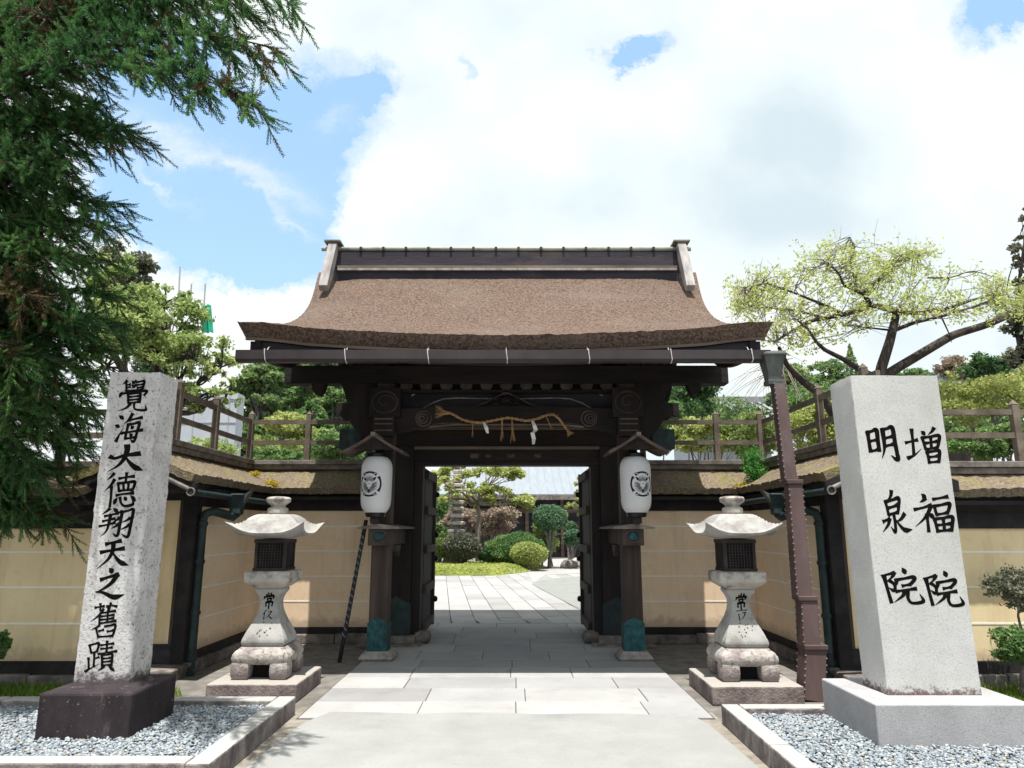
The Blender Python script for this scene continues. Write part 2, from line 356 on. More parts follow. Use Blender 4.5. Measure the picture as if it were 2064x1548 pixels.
M['lantern_stone'] = material('lantern_stone', (.34,.31,.28), (.48,.45,.41), 7, .95, .6, 45, detail=8, speck=[((.16,.12,.11), 40, .62, .7, .6)], stain=[((.11,.08,.085), 6, .49, .63, .85, (1,1,1)), ((.60,.48,.30), 3, .56, .72, .5, (1,1,1))], dist=.012)
M['lantern_light'] = material('lantern_light', (.28,.27,.255), (.385,.38,.365), 6, .92, .35, 50, speck=[((.16,.13,.125), 40, .60, .70, .6)], stain=[((.45,.37,.25), 4, .55, .72, .5, (1,1,1)), ((.14,.115,.115), 6, .50, .68, .6, (1,1,1))], dist=.01)
M['lantern_foot'] = material('lantern_foot', (.31,.28,.255), (.46,.43,.40), 8, .95, .8, 35, detail=8, speck=[((.10,.065,.075), 22, .55, .68, .8)], stain=[((.14,.09,.10), 5, .52, .68, .7, (1,1,1))], dist=.02, extra=zstain((.16,.12,.125), .20, .36, .7, 20))
M['plinth_stone'] = material('plinth_stone', (.13,.10,.10), (.26,.215,.20), 9, .95, .7, 40, detail=8, stain=[((.06,.045,.048), 4, .5, .68, .7, (1,1,.6))], extra=top_tone((.36,.34,.31), .85), dist=.015)
M['kerb_stone'] = material('kerb_stone', (.15,.125,.125), (.30,.265,.25), 10, .95, .7, 45, detail=8, stain=[((.05,.04,.045), 6, .46, .66, .75, (1,1,.4))], extra=top_tone((.38,.375,.36), .92), dist=.015)
M['lattice'] = material('lattice', (.018,.014,.014), (.045,.036,.034), 8, .8, .3, 40)
M['hollow_shade'] = material('hollow_shade', (.004,.004,.006), (.008,.008,.011), 5, .9, 0)  # near-black colour that stands for shade inside hollows
M['ink'] = material('ink', (.004,.0035,.004), (.010,.008,.008), 25, .9, .1, 60, spec=.05)
M['ink_faded'] = material('ink_faded', (.02,.018,.02), (.07,.06,.06), 30, .8, 0)
M['crest_ink'] = material('crest_ink', (.008,.008,.014), (.014,.014,.022), 25, .7, 0)
M['crest_grey'] = material('crest_grey', (.03,.03,.045), (.045,.045,.06), 25, .8, 0)
M['paper'] = material('paper', (.74,.74,.76), (.80,.80,.81), 3, .8, .05, 30, trans=.25)
M['white_paper'] = material('white_paper', (.80,.80,.78), (.86,.86,.85), 3, .8, 0, trans=.2)
M['hood'] = material('hood', (.06,.042,.036), (.125,.092,.08), 7, .85, .4, 40, stretch=(1,.2,1))
M['black_lacquer'] = material('black_lacquer', (.006,.006,.008), (.012,.012,.015), 5, .4, 0)
M['straw'] = material('straw', (.25,.145,.062), (.42,.265,.125), 25, .9, .6, 80, stretch=(.4,1,1))
M['asphalt'] = material('asphalt', (.26,.263,.255), (.31,.313,.305), 2.0, .95, .6, 160, speck=[((.17,.17,.165), 120, .54, .66, .45), ((.36,.36,.35), 150, .6, .72, .4)], stain=[((.27,.27,.26), 1.1, .5, .7, .5, (1,1,1)), ((.175,.17,.16), 1.7, .58, .74, .4, (1,1,1))])
M['sand'] = material('sand', (.20,.175,.145), (.29,.265,.23), 9, .98, .8, 90, detail=8, stain=((.11,.08,.055), 5, .52, .7, .6, (1,1,1)))
M['soil'] = material('soil', (.125,.115,.102), (.205,.192,.175), 6, .98, .8, 50, detail=8, stain=((.07,.06,.04), 2.2, .5, .7, .5, (1,1,1)))
M['slab'] = material('slab', (.285,.283,.287), (.335,.334,.335), 1.3, .85, .25, 70, speck=[((.15,.14,.15), 80, .58, .7, .35)], stain=[((.22,.21,.225), 2.2, .54, .74, .5, (1,1,1)), ((.31,.305,.305), .9, .5, .7, .4, (1,1,1)), ((.20,.175,.15), 5, .60, .74, .4, (1,1,1))], extra=slabtone(.6))
M['joint'] = material('joint', (.06,.05,.045), (.11,.095,.085), 20, .98, .3, 60)
M['court_slab'] = material('court_slab', (.29,.285,.285), (.335,.33,.325), 1.2, .85, .2, 60, speck=((.2,.19,.19), 60, .58, .7, .3), stain=((.23,.22,.22), 1.6, .5, .72, .5, (1,1,1)), extra=slabtone(.6))
M['court_gravel'] = material('court_gravel', (.205,.215,.205), (.245,.255,.245), 3, .98, .7, 90, speck=((.15,.155,.15), 70, .55, .7, .4))
M['grass'] = leaf_mat('grass', (.07,.13,.018), (.16,.25,.03), (.30,.36,.06), .3)
M['bark'] = material('bark', (.028,.021,.020), (.075,.060,.055), 9, .95, .8, 30, stretch=(1,1,.3), dist=.02)
M['bark_pale'] = material('bark_pale', (.16,.13,.11), (.34,.29,.25), 9, .95, .8, 30, stretch=(1,1,.3), dist=.02)
M['twig'] = material('twig', (.10,.085,.09), (.19,.165,.17), 9, .95, .3, 30)
M['bark_grey'] = material('bark_grey', (.10,.085,.085), (.24,.21,.205), 9, .95, .8, 30, dist=.02)
M['cedar'] = leaf_mat('cedar', (.022,.070,.028), (.065,.165,.048), (.17,.28,.07), .42, 1.4)
M['cedar_brown'] = leaf_mat('cedar_brown', (.045,.026,.020), (.085,.060,.024), (.13,.125,.03), .2, 2)
M['leaf_spring'] = leaf_mat('leaf_spring', (.36,.43,.11), (.50,.56,.18), (.64,.62,.24), .55)
M['leaf_olive'] = leaf_mat('leaf_olive', (.17,.24,.075), (.32,.41,.14), (.54,.57,.26), .48)
M['leaf_mid'] = leaf_mat('leaf_mid', (.07,.15,.05), (.155,.265,.09), (.32,.41,.14), .45)
M['leaf_dark'] = leaf_mat('leaf_dark', (.03,.08,.034), (.07,.15,.055), (.15,.24,.08), .35)
M['leaf_forest'] = leaf_mat('leaf_forest', (.075,.15,.065), (.17,.27,.10), (.36,.41,.16), .45, .8)
M['leaf_yellow'] = leaf_mat('leaf_yellow', (.24,.30,.085), (.42,.47,.16), (.60,.58,.24), .45)
M['leaf_bluegreen'] = leaf_mat('leaf_bluegreen', (.06,.13,.07), (.13,.24,.13), (.24,.36,.19), .3)
M['leaf_red'] = leaf_mat('leaf_red', (.13,.075,.045), (.25,.15,.10), (.30,.29,.13), .3)
M['leaf_pink'] = leaf_mat('leaf_pink', (.22,.16,.12), (.38,.29,.25), (.30,.33,.13), .35)
M['leaf_grey'] = leaf_mat('leaf_grey', (.07,.085,.06), (.15,.16,.11), (.27,.25,.15), .3)
M['moss_yellow'] = leaf_mat('moss_yellow', (.36,.26,.03), (.58,.45,.04), (.66,.58,.08), .35)
M['fern'] = leaf_mat('fern', (.03,.14,.03), (.08,.26,.05), (.20,.38,.07), .4)
M['pebble'] = None
M['metal_roof'] = material('metal_roof', (.20,.225,.26), (.245,.27,.305), 2, .45, .1, 20, stretch=(4,.3,1), spec=.5)
M['tile_roof'] = material('tile_roof', (.16,.17,.18), (.30,.31,.33), 8, .6, .5, 20)
M['teal_roof'] = material('teal_roof', (.06,.10,.12), (.12,.17,.19), 3, .6, .1, 20)
M['tarp'] = material('tarp', (.40,.43,.49), (.48,.51,.56), 1.5, .8, .1, 8)
M['tarp_seam'] = material('tarp_seam', (.30,.32,.36), (.36,.38,.42), 4, .8, 0)
M['net_green'] = material('net_green', (.015,.36,.22), (.04,.50,.33), 4, .8, .2, 20, trans=.35)
M['steel_tube'] = material('steel_tube', (.30,.29,.31), (.42,.41,.43), 6, .5, 0)
M['hill'] = material('hill', (.03,.06,.02), (.07,.12,.035), .3, .95, .8, 1.5, dist=.5)
# ------------------------------------------------------------------ ground, road, paving
def sheet(name, poly, z, mat, label, cat):
    o = MB().add([(x, y, z) for x, y in poly], [tuple(range(len(poly)))]).build(name, mat)
    return structure(o, label, cat)
sheet('ground', [(-400, -60), (400, -60), (400, 700), (-400, 700)], 0.0, M['soil'], 'bare brown earth under the whole temple precinct', 'ground')

def wavy_front(x0, x1, y, n, amp, seed):
    rg = np.random.default_rng(seed); k = rg.normal(0, 1, 6)
    xs = np.linspace(x0, x1, n)
    return [(x, y + amp * (k[0]*math.sin(1.3*x) + .7*k[1]*math.sin(2.9*x+1) + .4*k[2]*math.sin(6.1*x) + .25*k[3]*math.sin(13*x+2))) for x in xs]
# sandy verge below the asphalt, then asphalt with a worn wavy edge
sheet('verge', [(-1.80, -60), (1.66, -60), (1.66, 6.32), (1.2, 6.34), (-1.3, 6.34), (-1.80, 6.5)], .004, M['sand'], 'sandy dirt edge between the asphalt and the kerb stones', 'ground')
edge = wavy_front(-1.50, 1.45, 6.23, 90, .030, 9)
sheet('road', [(-1.66, -60), (1.56, -60), (1.56, 4.9), (1.52, 5.9)] + edge[::-1] + [(-1.62, 5.95), (-1.68, 5.0)], .020, M['asphalt'], 'pale worn asphalt drive in front of the gate', 'road')

# large granite slabs of the approach, laid in rows
def slab_rows(y0, y1, x0, x1, rows, seed, z0, z1, gap=.007, lo=.55, hi=1.15):
    rg = np.random.default_rng(seed); mb = MB(); y = y0
    ys = np.linspace(y0, y1, rows + 1) + np.concatenate([[0], rg.uniform(-.04, .04, rows - 1), [0]])
    for r in range(rows):
        x = x0
        while x < x1 - .05:
            w = rg.uniform(lo, hi)
            if x1 - (x + w) < .35: w = x1 - x
            mb.box(x + gap/2, x + w - gap/2, ys[r] + gap/2, ys[r+1] - gap/2, z0, z1 + rg.uniform(-.0015, .0015)); x += w
    return mb
pv = slab_rows(6.12, 11.9, -1.72, 1.62, 11, 5, -.05, .014)
structure(pv.build('paving', M['slab'], bevel=.004, seg=1), 'grey granite paving slabs leading through the gate', 'paving')
sheet('paving_bed', [(-1.73, 6.1), (1.63, 6.1), (1.63, 11.92), (-1.73, 11.92)], .006, M['joint'], 'dark earth joints between the approach slabs', 'paving')
# courtyard paving turned a few degrees, long joints running away from the gate
ct = MB(); rg = np.random.default_rng(11)
for i in range(-18, 24):
    y = -3.2 - rg.uniform(0, 1.2)
    while y < 13.5:
        L = rg.uniform(.9, 1.5); ct.box(i*.40+.007, (i+1)*.40-.007, y+.006, y+L-.006, -.05, .012 + rg.uniform(-.002, .002)); y += L
ang = R(5.6)
ct.xf(lambda p: (p[0]*math.cos(ang) - p[1]*math.sin(ang) - .3, p[0]*math.sin(ang) + p[1]*math.cos(ang) + 13.2, p[2]))
ct.v = [(p[0], max(p[1], 11.915), p[2]) for p in ct.v]
structure(ct.build('courtyard_paving', M['court_slab']), 'sunlit pale slabs of the courtyard with long dark joints', 'paving')
sheet('courtyard_ground', [(-30, 11.93), (30, 11.93), (30, 60), (-30, 60)], .004, M['joint'], 'earth under the courtyard slabs and beds', 'ground')
cg = [G(1072, 1179)[:2], G(1085, 1172)[:2], G(1120, 1167)[:2], G(1173, 1163)[:2], G(1290, 1158)[:2], G(1330, 1225)[:2], G(1180, 1236)[:2]]
sheet('courtyard_gravel', cg, .022, M['court_gravel'], 'fine grey gravel area at the right of the courtyard', 'gravel')
cp = [G(1075, 1176)[:2], G(1100, 1160)[:2], G(1300, 1150)[:2], G(1300, 1120)[:2], G(1100, 1128)[:2], G(1060, 1150)[:2]]
sheet('courtyard_path', cp, .018, M['court_slab'], 'pale curved path bending right past the round bushes', 'path')

# ------------------------------------------------------------------ kerbs and gravel beds
def kerb(name, runs, label, side):
    t = thing(name, (side*1.9, 5.2, 0), label, 'stone kerb', 'stone kerbs round the gravel beds')
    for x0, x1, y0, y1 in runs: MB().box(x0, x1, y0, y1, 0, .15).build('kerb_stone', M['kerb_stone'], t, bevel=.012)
    return t
kerb('stone_kerb', [(-6.2, -1.925, 4.54, 4.68), (-1.92, -1.775, 4.53, 5.42), (-1.92, -1.775, 5.428, 6.24), (-4.1, -1.925, 6.09, 6.235), (-6.2, -4.105, 6.09, 6.235)], 'weathered stone kerb round the gravel bed of the speckled inscribed pillar', -1)
kerb('stone_kerb', [(1.64, 1.775, 3.9, 4.9), (1.64, 1.775, 4.908, 5.97), (1.78, 6.2, 5.84, 5.975), (1.78, 6.2, 4.22, 4.36)], 'stone kerb round the gravel bed of the smooth grey inscribed pillar', 1)

ico = bmesh.new(); bmesh.ops.create_icosphere(ico, subdivisions=2, radius=1.0)
IV = np.array([v.co[:] for v in ico.verts]); ico.verts.ensure_lookup_table(); IF = np.array([[v.index for v in f.verts] for f in ico.faces]); ico.free()
ico = bmesh.new(); bmesh.ops.create_icosphere(ico, subdivisions=1, radius=1.0)
JV = np.array([v.co[:] for v in ico.verts]); JF = np.array([[v.index for v in f.verts] for f in ico.faces]); ico.free()
def pebble_mat():
    mt = bpy.data.materials.new('pebble'); mt.use_nodes = True; t = NT(mt.node_tree); t.n.clear()
    out = t.new('ShaderNodeOutputMaterial'); geo = t.new('ShaderNodeNewGeometry'); bs = t.new('ShaderNodeBsdfPrincipled', i_Roughness=.8)
    col = t.ramp(geo.outputs['Random Per Island'], [(0, (.12,.14,.16)), (.3, (.20,.23,.26)), (.65, (.27,.305,.335)), (.93, (.37,.395,.41)), (1, (.32,.24,.16))])
    t.l.new(col, bs.inputs['Base Color']); t.l.new(bs.outputs[0], out.inputs[0]); return mt
M['pebble'] = pebble_mat()
def gravel(x0, x1, y0, y1, z, n, seed, label, holes=()):
    rg = np.random.default_rng(seed)
    c = np.stack([rg.uniform(x0, x1, n), rg.uniform(y0, y1, n), np.zeros(n)], 1)
    for hx0, hx1, hy0, hy1 in holes: c = c[~((c[:,0]>hx0)&(c[:,0]<hx1)&(c[:,1]>hy0)&(c[:,1]<hy1))]
    n = len(c); c[:,2] = z + rg.uniform(-.008, .012, n)
    r = rg.uniform(.0075, .0165, n)
    s = np.stack([r*rg.uniform(.9,1.4,n), r*rg.uniform(.7,1.0,n), r*rg.uniform(.45,.75,n)], 1)
    th = rg.uniform(0, 2*np.pi, n); tl = rg.normal(0, .35, n)
    V = JV[None]*s[:,None] + JV[None,:,[1,2,0]]*0
    V = V + (rg.normal(0, .10, (n, len(JV), 3)) * s[:,None])
    V = np.stack([V[...,0]*np.cos(tl)[:,None] - V[...,2]*np.sin(tl)[:,None], V[...,1], V[...,0]*np.sin(tl)[:,None] + V[...,2]*np.cos(tl)[:,None]], -1)
    V = np.stack([V[...,0]*np.cos(th)[:,None] - V[...,1]*np.sin(th)[:,None], V[...,0]*np.sin(th)[:,None] + V[...,1]*np.cos(th)[:,None], V[...,2]], -1) + c[:,None]
    F = (JF[None] + (np.arange(n)*len(JV))[:,None,None]).reshape(-1, 3)
    o = np_mesh('gravel', V.reshape(-1,3), F, M['pebble'], smooth=True)
    tag(o, label, 'gravel', kind='stuff')
    sheet('gravel_base', [(x0, y0), (x1, y0), (x1, y1), (x0, y1)], z - .012, M['dark_stone'], 'dark ground beneath the pebbles, %s' % ('left bed' if x0 < 0 else 'right bed'), 'ground')
PL_L = (-3.24, -2.60, 5.19, 5.86)      # plinth footprints (x0,x1,y0,y1)
PL_R = (2.40, 3.45, 5.02, 5.86)
gravel(-5.0, -1.92, 4.68, 6.09, .10, 21000, 21, 'blue-grey pebbles round the dark plinth of the speckled pillar', [PL_L])
gravel(1.775, 4.6, 4.36, 5.84, .10, 19000, 22, 'pale blue-grey pebbles round the plinth of the smooth grey pillar', [PL_R])

# ------------------------------------------------------------------ brush lettering
PROF = {'h': (1.05,.72,.68,.8,1.2), 'v': (1.2,.9,.85,.9,1.0), 'p': (1.2,1.05,.85,.55,.12), 'n': (.35,.6,.95,1.35,.15), 'd': (.25,.85,1.35,1.2,.5),
        'c': (1.0,.75,1.15,1.0,.95), 'g': (1.0,.95,1.0,.9,.15), 'u': (1.25,1.0,.7,.45,.12), 'b': (1.1,.8,.85,1.1,.2)}
KANJI = {
 'kaku': (6.2, 'p28,2 22,8 14,15;v26,9 27,20 28,33;h27,17 40,14;h28,25 40,22;d44,3 49,7 54,11;p59,3 52,9 44,14;d44,16 50,20 55,25;p59,16 52,22 44,28;c60,7 85,3 84,16 80,31;h63,16 81,14;h63,25 80,23;h26,36 54,33 82,31;d16,38 11,46 8,57;c10,45 50,40 92,35 92,42 85,50;v34,46 35,60 37,76;c34,46 72,42 74,58 72,74;h40,55 70,52;h40,65 70,62;h37,75 70,71;p44,76 34,88 22,95 6,100;b56,74 55,86 62,96 92,97 90,80'),
 'umi': (8, 'd14,8 22,13 30,20;d2,40 10,43 18,47;u8,94 14,82 20,70 34,46;p60,2 52,17 44,27 32,36;h50,23 70,19 94,14;v48,38 44,60 40,85;c48,38 86,32 82,58 76,88;g78,80 74,92 68,95 58,86;h26,67 60,62 99,56;h40,85 60,83 80,79;d58,42 62,47 65,53;d56,68 60,73 63,79'),
 'dai': (12, 'h6,42 20,48 45,38 90,30;p52,0 53,20 46,50 30,76 4,98;n50,42 62,62 80,82 101,93'),
 'toku': (7, 'p28,2 20,11 6,22;p30,20 20,36 2,53;v22,40 22,70 20,99;h44,17 66,13 91,10;v67,1 66,14 65,28;v42,31 44,42 46,53;c42,31 92,26 92,38 87,50;v58,30 59,40 60,51;v74,28 74,40 73,51;h46,53 66,51 88,49;h38,66 60,62 91,59;d42,72 36,82 32,92;b50,72 54,88 66,97 90,92 88,78;d62,70 66,75 71,80;d82,66 90,74 97,83'),
 'shou': (7.2, 'p26,2 18,11 4,22;d37,0 44,7 51,15;h14,28 32,23 53,18;h10,45 26,41 45,36;h2,62 24,57 47,50;p31,22 29,50 24,78 8,98;c50,16 64,13 62,50 59,90;g60,80 58,92 53,95 43,85;p58,33 52,40 40,48;p58,54 50,62 37,71;c68,13 97,5 95,40 90,92;g91,82 89,94 84,99 68,88;p90,34 82,41 66,49;p90,56 80,65 63,74'),
 'ten': (10, 'h28,16 50,11 76,5;h13,43 50,36 86,30;p52,12 50,40 36,68 5,97;n50,42 62,60 78,77 102,86'),
 'no': (10, 'd47,0 53,7 58,15;h20,36 46,28 78,20;p76,20 58,44 34,62 6,76;n6,74 30,76 66,90 100,82'),
 'kyuu': (6.2, 'h14,12 30,9 46,7;v32,0 33,8 33,20;h54,8 70,5 90,8;v68,-2 66,8 63,18;p44,16 32,32 20,42 2,54;v31,35 32,48 33,63;d57,10 61,15 65,20;h34,28 58,25 86,21;h36,38 58,36 82,33;h36,48 58,46 82,43;h34,59 58,56 90,51;v60,22 60,40 60,57;p34,64 26,70 6,78;v23,73 27,86 32,99;h33,82 41,80 49,78;c52,68 88,63 86,82 80,99;h62,83 72,82 82,80;h31,99 56,98 82,96'),
 'seki': (6.2, 'v14,14 17,26 20,39;c14,14 42,7 42,20 37,35;h20,39 28,37 38,34;v30,38 30,60 29,86;h31,58 38,56 45,53;v12,56 13,74 14,94;u3,101 14,93 24,88 47,75;h50,14 68,11 90,8;h50,26 68,24 86,21;v69,1 69,20 68,38;h42,43 70,38 101,33;v54,47 55,64 56,83;c54,47 86,43 87,62 86,82;h58,58 70,57 84,55;h58,69 70,68 84,66;h57,80 70,79 86,78;p62,84 54,91 42,99;d76,82 86,90 96,99'),
 'mei': (9, 'v12,14 13,42 15,72;c11,14 37,7 38,40 39,70;h16,40 26,38 36,36;h14,68 26,68 40,62;p54,6 55,40 53,66 44,92;c52,6 82,0 85,46 88,92;g88,84 88,93 83,95 70,82;h58,31 68,29 80,26;h58,54 68,52 80,49'),
 'izumi': (7.6, 'p46,0 44,9 38,17 28,24;v25,24 28,40 31,56;c25,25 66,17 65,34 60,52;h32,40 46,37 60,33;h31,56 46,53 61,50;g47,56 49,76 47,97 34,84;h12,72 22,69 33,66;p33,66 26,80 8,97;p80,54 68,66 52,73;n49,64 62,80 78,92 101,91'),
 'masu': (7.4, 'h1,45 18,41 34,37;v20,8 21,40 21,78;u4,88 14,84 24,79 43,62;d46,13 51,17 56,23;p82,4 76,13 64,23;v48,31 51,46 55,63;c47,31 94,25 93,42 87,60;h57,46 72,44 88,41;v71,30 71,44 71,60;h55,63 72,61 88,58;v58,71 60,86 62,101;c58,71 91,67 91,84 88,99;h63,85 74,84 86,82;h61,100 74,99 89,97'),
 'fuku': (7.4, 'd24,2 30,8 33,20;p33,14 26,20 18,24;h3,43 26,38 48,31;p48,32 38,52 24,70 3,88;v35,56 36,78 37,101;d38,52 46,58 53,67;h54,16 72,13 94,9;v56,34 58,45 61,57;c55,34 96,27 95,38 89,52;h61,56 74,54 89,51;v54,68 57,84 60,102;c53,68 100,62 99,80 95,99;h58,84 76,82 94,80;v76,65 77,82 77,98;h60,99 76,98 94,96'),
 'in': (7.8, 'h1,22 14,17 32,12;p31,12 27,22 17,33;b17,33 29,44 31,57 26,62 16,54;v6,24 12,60 19,97;d53,-2 57,6 60,15;p36,32 35,42 30,55;c36,32 78,24 82,30 72,43;h50,49 60,47 70,45;h33,65 56,61 84,57;p54,66 48,78 26,96;b62,66 62,86 72,98 99,93 92,72'),
 'jou': (8.5, 'v50,0 50,10 49,22;d26,8 32,14 36,22;p74,2 68,12 62,20;p14,26 10,36 6,48;c12,30 50,24 90,18 90,28 82,38;v34,42 36,50 38,60;c34,42 66,38 66,48 62,58;h38,59 50,58 62,57;v24,68 24,80 24,94;c24,68 78,64 77,80 75,92;v50,58 50,80 49,103'),
 'ya': (6, 'd46,0 50,6 54,13;h8,20 40,15 94,10;p32,20 22,40 4,60;v22,46 22,70 22,100;p60,20 50,42 36,60;h54,36 66,34 80,31;p80,32 64,64 34,98;n50,52 66,74 78,88 100,97'),
}
def ribbon(pts, ws):
    """variable-width brush ribbon in 2-D (y down): returns left/right outline points"""
    P_ = np.array(pts, float)
    if len(P_) == 2: P_ = np.array([P_[0], P_.mean(0), P_[1]])
    ext = np.vstack([2*P_[0]-P_[1], P_, 2*P_[-1]-P_[-2]]); out = []
    for i in range(1, len(ext)-2):
        p0, p1, p2, p3 = ext[i-1:i+3]
        for t in np.linspace(0, 1, 6, endpoint=False):
            out.append(.5*((2*p1)+(-p0+p2)*t+(2*p0-5*p1+4*p2-p3)*t*t+(-p0+3*p1-3*p2+p3)*t**3))
    out.append(P_[-1]); C = np.array(out)
    d = np.gradient(C, axis=0); d /= np.linalg.norm(d, axis=1)[:,None] + 1e-9
    nrm = np.stack([-d[:,1], d[:,0]], 1)
    w = np.interp(np.linspace(0, 1, len(C)), np.linspace(0, 1, len(ws)), ws)[:,None]/2
    C0 = C.copy(); C0[0] -= d[0]*w[0]*.5; C0[-1] += d[-1]*w[-1]*.4
    return C0 + nrm*w, C0 - nrm*w
def lettering(mb, key, x0, x1, y0, y1, place, lift, drop=0.0, seed=0, wk=1.0, th=.0025):
    """one character into the box x0..x1, y0..y1 (y down); place(u, v, height) -> world"""
    rg = random.Random(seed); W, data = KANJI[key]
    for k, s in enumerate(data.split(';')):
        ty = s[0]; pts = [tuple(map(float, q.split(','))) for q in s[1:].split()]
        if drop and rg.random() < drop: continue
        if ty == 'c':     # sharp corner: keep the elbow by doubling its vertex
            pts = pts[:1] + [((pts[0][0]+pts[1][0])/2, (pts[0][1]+pts[1][1])/2)] + pts[1:]
        Lh, Rh = ribbon(pts, [W*wk*q for q in PROF[ty]])
        n = len(Lh); z = lift + k*.00004
        f = lambda p, h: place(x0 + (x1-x0)*p[0]/100, y0 + (y1-y0)*p[1]/100, h)
        vs = [f(p, z) for p in Lh] + [f(p, z) for p in Rh]
        mb.add(vs, [(i, i+1, n+i+1, n+i) for i in range(n-1)])

def shaft_loft(b, t, D, depth, zb, amp, seed, rc):
    """dressed stone shaft: rings of a rounded rectangle with worn, slightly uneven arrises; the lettered face stays at depth D"""
    rg = np.random.default_rng(seed); nz, mb = 70, MB(); ring = []
    for (cx, cy, a0) in ((1, 0, -90), (1, 1, 0), (0, 1, 90), (0, 0, 180)):
        for q in range(4): ring.append((cx, cy, R(a0 + 30*q)))
    full = []
    for i in range(len(ring)):
        full.append((ring[i], None))
        if i % 4 == 3:
            for k in range(1, 7): full.append((ring[i], (ring[(i+1) % len(ring)], k/7)))
    n = len(full); wob = rg.normal(0, 1, (nz, n)); wob = (wob + np.roll(wob, 1, 0) + np.roll(wob, 1, 1))/1.7; vs = []; chip = rg.gamma(1.2, .35, (nz, 4)); chip = (chip + np.roll(chip, 1, 0))/2
    for j in range(nz):
        f = j/(nz-1); x0 = b[0][0]*(1-f) + t[0][0]*f; x1 = b[1][0]*(1-f) + t[1][0]*f; z = zb*(1-f) + t[0][2]*f
        if j == nz-1: z -= .0
        def pt(r):
            cx, cy, a = r; ci = {(1,0):0,(1,1):1,(0,1):2,(0,0):3}[(cx,cy)]; r_ = rc*(.7 + .6*chip[j, ci]); X = (x1 - r_) if cx else (x0 + r_); Y = (D + depth - r_) if cy else (D + r_)
            if j == nz-1: X = X + (.004 if not cx else -.004)
            return np.array([X + r_*math.cos(a), Y + r_*math.sin(a)])
        for i, (r, nx_) in enumerate(full):
            p = pt(r) if nx_ is None else pt(r)*(1-nx_[1]) + pt(nx_[0])*nx_[1]
            dz = (wob[j, i]*amp*1.2 if j == nz-1 else 0); front = p[1] < D + .004
            vs.append((p[0] + (wob[j, i]*amp if not front else wob[j, i]*amp*.2), p[1] + (abs(wob[j, i])*amp*.15 if front else wob[j, i]*amp), z + dz))
    fs = [(j*n+i, j*n+(i+1)%n, (j+1)*n+(i+1)%n, (j+1)*n+i) for j in range(nz-1) for i in range(n)]
    c = len(vs); top = vs[(nz-1)*n:]; vs.append((sum(p[0] for p in top)/n, sum(p[1] for p in top)/n, sum(p[2] for p in top)/n + .002))
    fs += [((nz-1)*n+i, (nz-1)*n+(i+1)%n, c) for i in range(n)]
    return mb.add(vs, fs)

# ------------------------------------------------------------------ inscribed stone pillars
lp = thing('stone_pillar', (-2.98, 5.65, 0), 'tall speckled weathered stone pillar with one column of black characters on a dark plinth', 'stone pillar')
PH = .395
a_ = MB(); a_.box(PL_L[0], PL_L[1], PL_L[2], PL_L[3], .02, PH)
a_.build('plinth', M['dark_stone'], lp, bevel=.018)
DF = 5.52
mb = MB(); b0, b1 = P(147, 1376, DF), P(260.5, 1376, DF); t0, t1 = P(222, 750, DF), P(323.5, 750, DF)
mb = shaft_loft((b0, b1), (t0, t1), DF, .31, PH-.01, .0016, 5, .010)
shaft = mb.build('shaft', M['granite_old'], lp, smooth='auto')
def on_face(D):
    return lambda u, v, h: (lambda p: (p[0], D - h, p[2]))(P(u, v, D))
def slanted(mb, key, quad, D, lift=.0006, **kw):
    """character in a px quad: centre-left x at top and bottom so the column follows the stone"""
    xa0, xa1, ya, xb0, xb1, yb = quad
    def place(u, v, h):
        t = v; xl = xa0 + (xb0-xa0)*t; xr = xa1 + (xb1-xa1)*t
        p = P(xl + (xr-xl)*u, ya + (yb-ya)*t, D); return (p[0], D - h, p[2])
    lettering(mb, key, 0, 1, 0, 1, place, lift, **kw)
for k, q in [('kaku', (239, 300, 766, 234, 299, 828)), ('umi', (232, 291, 833, 229, 285, 893)), ('dai', (221, 289, 898, 214, 287, 952)), ('toku', (212, 277, 953, 208, 274, 1022)),
             ('shou', (204, 271, 1024, 196, 266, 1083)), ('ten', (197, 259, 1087, 192, 258, 1148)), ('no', (193, 252, 1145, 188, 250, 1210)), ('kyuu', (184, 242, 1217, 179, 238, 1284)), ('seki', (172, 236, 1292, 170, 233, 1353))]:
    ins = MB(); slanted(ins, k, q, DF, wk=1.34); ins.build('inscribed_character', M['ink'], shaft, origin=root_loc(lp))

rp = thing('stone_pillar', (2.93, 5.45, 0), 'broad smooth grey granite pillar with two columns of black characters on a pale plinth', 'stone pillar')
PH2 = .362
MB().box(PL_R[0], PL_R[1], PL_R[2], PL_R[3], .02, PH2).build('plinth', M['granite_base'], rp, bevel=.01)
DR = 5.28
mb = MB(); b0, b1 = P(1790, 1402, DR), P(1980, 1402, DR); t0, t1 = P(1714, 757, DR), P(1889.5, 757, DR)
mb = shaft_loft((b0, b1), (t0, t1), DR, .36, PH2-.01, .0010, 6, .006)
shaft = mb.build('shaft', M['granite_new'], rp, smooth='auto')
for k, q in [('mei', (1739, 1811, 862, 1746, 1820, 930)), ('masu', (1822, 1895, 860, 1828, 1901, 932)), ('izumi', (1766, 1832, 990, 1775, 1839, 1075)), ('fuku', (1839, 1914, 994, 1843, 1922, 1071)),
             ('in', (1776, 1856, 1146, 1782, 1862, 1217)), ('in', (1861, 1938, 1152, 1866, 1942, 1222))]:
    ins = MB(); slanted(ins, k, q, DR, wk=1.32); ins.build('inscribed_character', M['ink'], shaft, origin=root_loc(rp))
